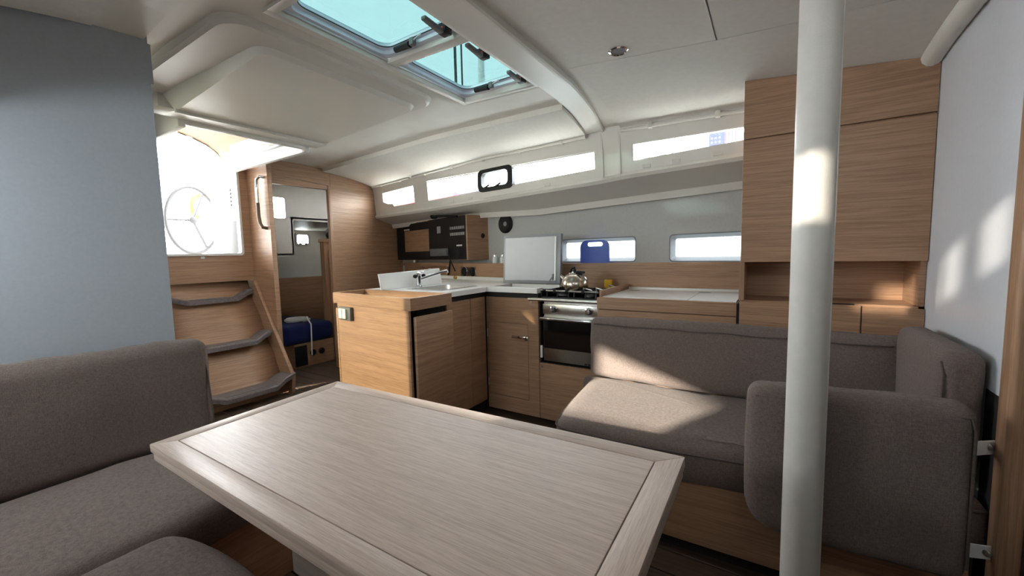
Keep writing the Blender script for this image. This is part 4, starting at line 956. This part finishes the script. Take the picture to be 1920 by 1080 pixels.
def hatch(y0, y1, label, handles):
    yc = (y0+y1)/2; zb = (zh(y0)+zh(y1))/2+.018; sl_ = (zh(y1)-zh(y0))/(y1-y0)
    t = thing('skylight', ((HX0+HX1)/2, yc, zb), label, 'skylight', 'roof skylights')
    z = lambda y: zb+(y-yc)*sl_
    a = rrect((HX0+HX1)/2, yc, HX1-HX0-.014, y1-y0-.004, .03, 5); b_ = rrect((HX0+HX1)/2, yc, HX1-HX0-.06, y1-y0-.05, .045, 5); c_ = rrect((HX0+HX1)/2, yc, HX1-HX0-.085, y1-y0-.075, .055, 5)
    MB().ring([(x, y, z(y)) for x, y in a], [(x, y, z(y)+.002) for x, y in b_], (0, 0, .035)).build('frame', hatchalu, t, ang=30)
    MB().ring([(x, y, z(y)+.018) for x, y in b_], [(x, y, z(y)+.022) for x, y in c_], (0, 0, .02)).build('glazing_frame', hatchalu, t, ang=30)
    d_ = rrect((HX0+HX1)/2, yc, HX1-HX0-.089, y1-y0-.079, .053, 5)
    MB().ring([(x, y, z(y)+.0215) for x, y in c_], [(x, y, z(y)+.0215) for x, y in d_], (0, 0, .004)).build('black_seal', black, t, smooth=False)
    MB().prism([(x, y, z(y)+.036) for x, y in b_], (0, 0, .010)).build('tinted_pane', smoke, t, smooth=False)
    for hx, hy, kind in handles:
        zz = z(hy)-.004
        if kind == 'stay':
            h_ = MB().tube([(hx-.075, hy+.008, zz+.006), (hx+.025, hy, zz-.002)], [.013, .015], 10).build('friction_stay', black, t)
            MB().box(hx+.03, hx+.055, hy-.012, hy+.012, zz-.012, zz+.02, .004).build('stay_pivot', greyp, h_)
            MB().tube([(hx+.02, hy, zz), (hx+.10, hy-.01, zz+.016)], .004, 6).build('stay_rod', alu, h_)
        else:
            h_ = MB().box(hx-.022, hx+.022, hy-.022, hy+.022, zz-.03, zz+.012, .006).build('latch_boss', black, t)
            MB().hexa([(hx-.014, hy-.02, zz-.034), (hx+.014, hy-.02, zz-.034), (hx+.012, hy-.125, zz-.024), (hx-.012, hy-.125, zz-.024), (hx-.014, hy-.02, zz-.018), (hx+.014, hy-.02, zz-.018), (hx+.012, hy-.125, zz-.010), (hx-.012, hy-.125, zz-.010)], .004, 2).build('latch_handle', greyp, h_)
            MB().box(hx-.010, hx+.012, hy-.026, hy-.018, zz-.026, zz-.008, .002, 1).build('red_button', redp, h_)
    return t
hatch(.874, 1.392, 'tinted skylight with black catches nearer the left bulkhead', ((-1.40, 1.345, 'stay'), (-1.16, 1.335, 'latch')))
hatch(1.448, 1.976, 'tinted skylight with black catches nearer the galley side', ((-1.385, 1.918, 'stay'), (-1.145, 1.915, 'latch'), (-1.15, 1.59, 'latch')))

# ================================================================== COCKPIT AND HARBOUR OUTSIDE
tag(MB().box(-60, 60, 4.6, 90, .30, .35).build('water_port', water, smooth=False), 'pale harbour water outside the galley windows', 'water', kind='stuff')
ck = thing('cockpit', (-7, 2, .9), 'white moulded cockpit seen through the companionway', 'cockpit')
MB().box(-11, -4.2, .95, 1.88, .85, .92).build('cockpit_floor', gelcoat, ck, smooth=False)
MB().box(-11, -6.65, 1.88, 5, .85, .92).build('aft_floor', gelcoat, ck, smooth=False)
MB().box(-11, -4.2, .02, .25, .85, 2.20, .03).build('coaming', gelcoat, ck)  # out of view, added to keep sun out of the companionway
cs_ = MB().box(XS+.02, -4.14, 1.875, 1.895, 1.10, 2.14, .006).build('vent_moulding', gelcoat, ck)
for k in range(5): MB().box(-4.56, -4.40, 1.868, 1.876, 1.70+k*.036, 1.718+k*.036).build('vent_slot', outblack, cs_, smooth=False)
MB().box(-4.66, -4.30, 1.865, 1.876, 1.20, 1.555, .004).build('cockpit_hatch', outgrey, ck, label='grey green locker hatch on the cockpit side')
wh = thing('steering_wheel', (-7, 2.45, 1.2), 'big grey steering wheel out in the cockpit', 'steering wheel')
wc = Vector((-7.0, 2.46, 1.76)); wr_ = .47
MB().tube([wc+Vector((.06*math.sin(a)*0, wr_*math.cos(a)*.66, wr_*math.sin(a))) for a in [2*math.pi*k/40 for k in range(40)]], .026, 8, True).build('rim', outblack, wh)
for k in range(3):
    a = math.radians(180+120*k); MB().tube([wc, wc+Vector((0, wr_*.66*math.cos(a), wr_*math.sin(a)))], .018, 6).build('spoke', outblack, wh)
MB().lathe([(.05, 0), (.05, .04), (.02, .05)], wc, (1, 0, 0), 16).build('hub', outblack, wh)
MB().box(-7.15, -7.02, 2.30, 2.42, .92, 1.42, .02).build('binnacle', gelcoat, wh)
lbuoy = thing('lifebuoy', (-7.4, 2.8, 1.9), 'orange horseshoe lifebuoy hanging at the stern rail', 'lifebuoy')
lc = Vector((-7.35, 2.74, 2.0))
MB().tube([lc+Vector((0, .16*math.cos(a), .20*math.sin(a))) for a in [math.radians(-60+300*k/20) for k in range(21)]], .055, 10).build('horseshoe', orange, lbuoy)
MB().box(-7.30, -7.27, 2.69, 2.79, 2.16, 2.24, .005).build('white_band', white_p, lbuoy)
# sprayhood
sh = thing('sprayhood', (-4.2, 1.4, 2.15), 'tan canvas sprayhood arched over the companionway', 'sprayhood')
rows = []
for x, hz in ((-3.05, .02), (-3.25, .34), (-3.8, .58), (-5.0, .68), (-6.3, .70)):
    rows.append([(x, 1.4+1.25*math.cos(a)*(1 if abs(math.cos(a)) < .95 else 1), 2.16+hz*max(0, math.sin(a))**.45) for a in [math.pi*k/16 for k in range(17)]])
MB().grid(rows).build('canvas', tan, sh, solid=.006)
MB().tube([(-6.3, 1.4+1.25*math.cos(a), 2.15+.69*max(0, math.sin(a))**.45) for a in [math.pi*k/24 for k in range(25)]], .014, 8).build('hoop', steel, sh)
# neighbouring boats
def neighbour(x0, x1, y0, y1, zb, zt, mt, lab, name='moored_boat'):
    t = thing(name, ((x0+x1)/2, (y0+y1)/2, zb), lab, 'boat', 'boats moored outside')
    MB().hexa([(x0+.4, y0+.3, zb), (x1-.4, y0+.3, zb), (x1-.4, y1-.3, zb), (x0+.4, y1-.3, zb), (x0, y0, zt), (x1, y0, zt), (x1, y1, zt), (x0, y1, zt)], .25, 3).build('hull', mt, t)
    MB().box(x0+.8, x1-.8, y0+.5, y1-.5, zt-.1, zt+.25, .1).build('cabin', gelcoat, t)
    return t
neighbour(-14.6, -12.6, 12, 14, .35, 3.58, red, 'red hulled boat outside the aft side window')
neighbour(-12.1, -10.2, 12, 14, .35, 3.80, red, 'red hulled boat outside the left end of the long side window')
bmst = thing('mast', (-9.85, 12.15, .4), 'grey mast with a purple boom cover outside the long side window', 'mast', 'masts outside')
MB().tube([(-9.85, 11.85, .4), (-9.85, 11.85, 14)], .05, 8).build('pole', outgrey, bmst)
MB().hexa([(-9.8, 11.75, 3.2), (-8.6, 11.75, 3.3), (-8.6, 11.97, 3.3), (-9.8, 11.97, 3.2), (-9.8, 11.75, 3.62), (-8.6, 11.75, 3.42), (-8.6, 11.97, 3.42), (-9.8, 11.97, 3.62)], .03).build('boom_cover', purple, bmst)
neighbour(-3.2, -.98, 7.6, 9.6, .35, 2.86, gelcoat, 'white boat with two winches outside the forward side window')
for k, (x, y, r_, lab) in enumerate(((-7.5, 9.3, .025, 'thin grey shroud crossing the galley side skylight'), (-2.05, 8.6, .02, 'thin shroud at the left of the forward side window'), (-1.75, 8.8, .03, 'thin mast in the left part of the forward side window'), (-6.6, 9, .085, 'pale mast seen through the galley side skylight'))):
    z0_ = 3.0 if k in (1, 2) else .4
    mt = thing('mast', (x, y, z0_), lab, 'mast', 'masts outside')
    MB().tube([(x, y, z0_), (x, y, 14)], r_, 8).build('pole', gelcoat if k == 3 else outgrey, mt)
    MB().tube([(x-.5, y, 9), (x+.5, y, 9)], r_*.5, 6).build('spreader', midgrey, mt)
for x, z, lab in ((-2.0, 2.90, 'left grey winch on the rail outside the forward window'), (-1.72, 2.90, 'right grey winch on the rail outside the forward window')):
    tag(MB().lathe([(.06, -.05), (.06, .05), (.03, .10), (.035, .17), (.05, .21), (.02, .23)], (x, 7.85, z), n=14).build('winch', outgrey), lab, 'winch')
fl = thing('flag', (-.75, 8, 2.9), 'blue starred flag with red stripes outside the forward side window', 'flag')
MB().box(-.98, -.73, 8, 8.01, 2.98, 3.19, .0).build('blue_canton', flagblue, fl, smooth=False)
for k in range(4): MB().box(-.73+k*.05, -.705+k*.05, 8, 8.01, 3.0, 3.19).build('red_stripe', flagred, fl, smooth=False); MB().box(-.705+k*.05, -.68+k*.05, 8, 8.01, 3.0, 3.19).build('white_stripe', flagwhite, fl, smooth=False)
MB().tube([(-.72, 8.02, .4), (-.72, 8.02, 3.5)], .012, 6).build('staff', midgrey, fl)
for x in (-.93, -.87, -.81):
    for z in (3.03, 3.10): MB().lathe([(.012, 0), (.012, .003)], (x, 7.998, z), (0, -1, 0), 8).build('star', flagwhite, fl)

# ================================================================== sampling portals on the openings
portal('portal_roof', (-3.5, 1.4, 2.22), (0, 0, -1), 1.1, .7)
portal('portal_companionway', (-4.16, 1.5, 1.62), (1, 0, 0), .62, .8)
portal('portal_skylight_a', (-1.34, 1.13, 2.2), (0, 0, -1), .46, .5)
portal('portal_skylight_b', (-1.34, 1.71, 2.2), (0, 0, -1), .46, .5)
for a, b_ in (WA, WM, WF):
    xm = (a+b_)/2; portal('portal_side', (xm, yw(xm)+.09, 1.81), (-.15, -1, 0), b_-a+.04, .2)
for a, b_ in (h1, h2):
    xm = (a+b_)/2; portal('portal_hull', (xm, hull(xm)+.10, 1.19), (-.16, -1, 0), b_-a+.04, .2)
portal('portal_aft_compartment', (-3.25, -.64, 1.40), (0, 1, 0), 1.1, .89)
portal('portal_starboard_hull', ((GX0+GX1)/2, -.64, (GZ0+GZ1)/2), (0, 1, 0), GX1-GX0, GZ1-GZ0)
for a, b_ in SW: portal('portal_starboard', ((a+b_)/2, .05, 1.85), (0, 1, 0), b_-a, .2)
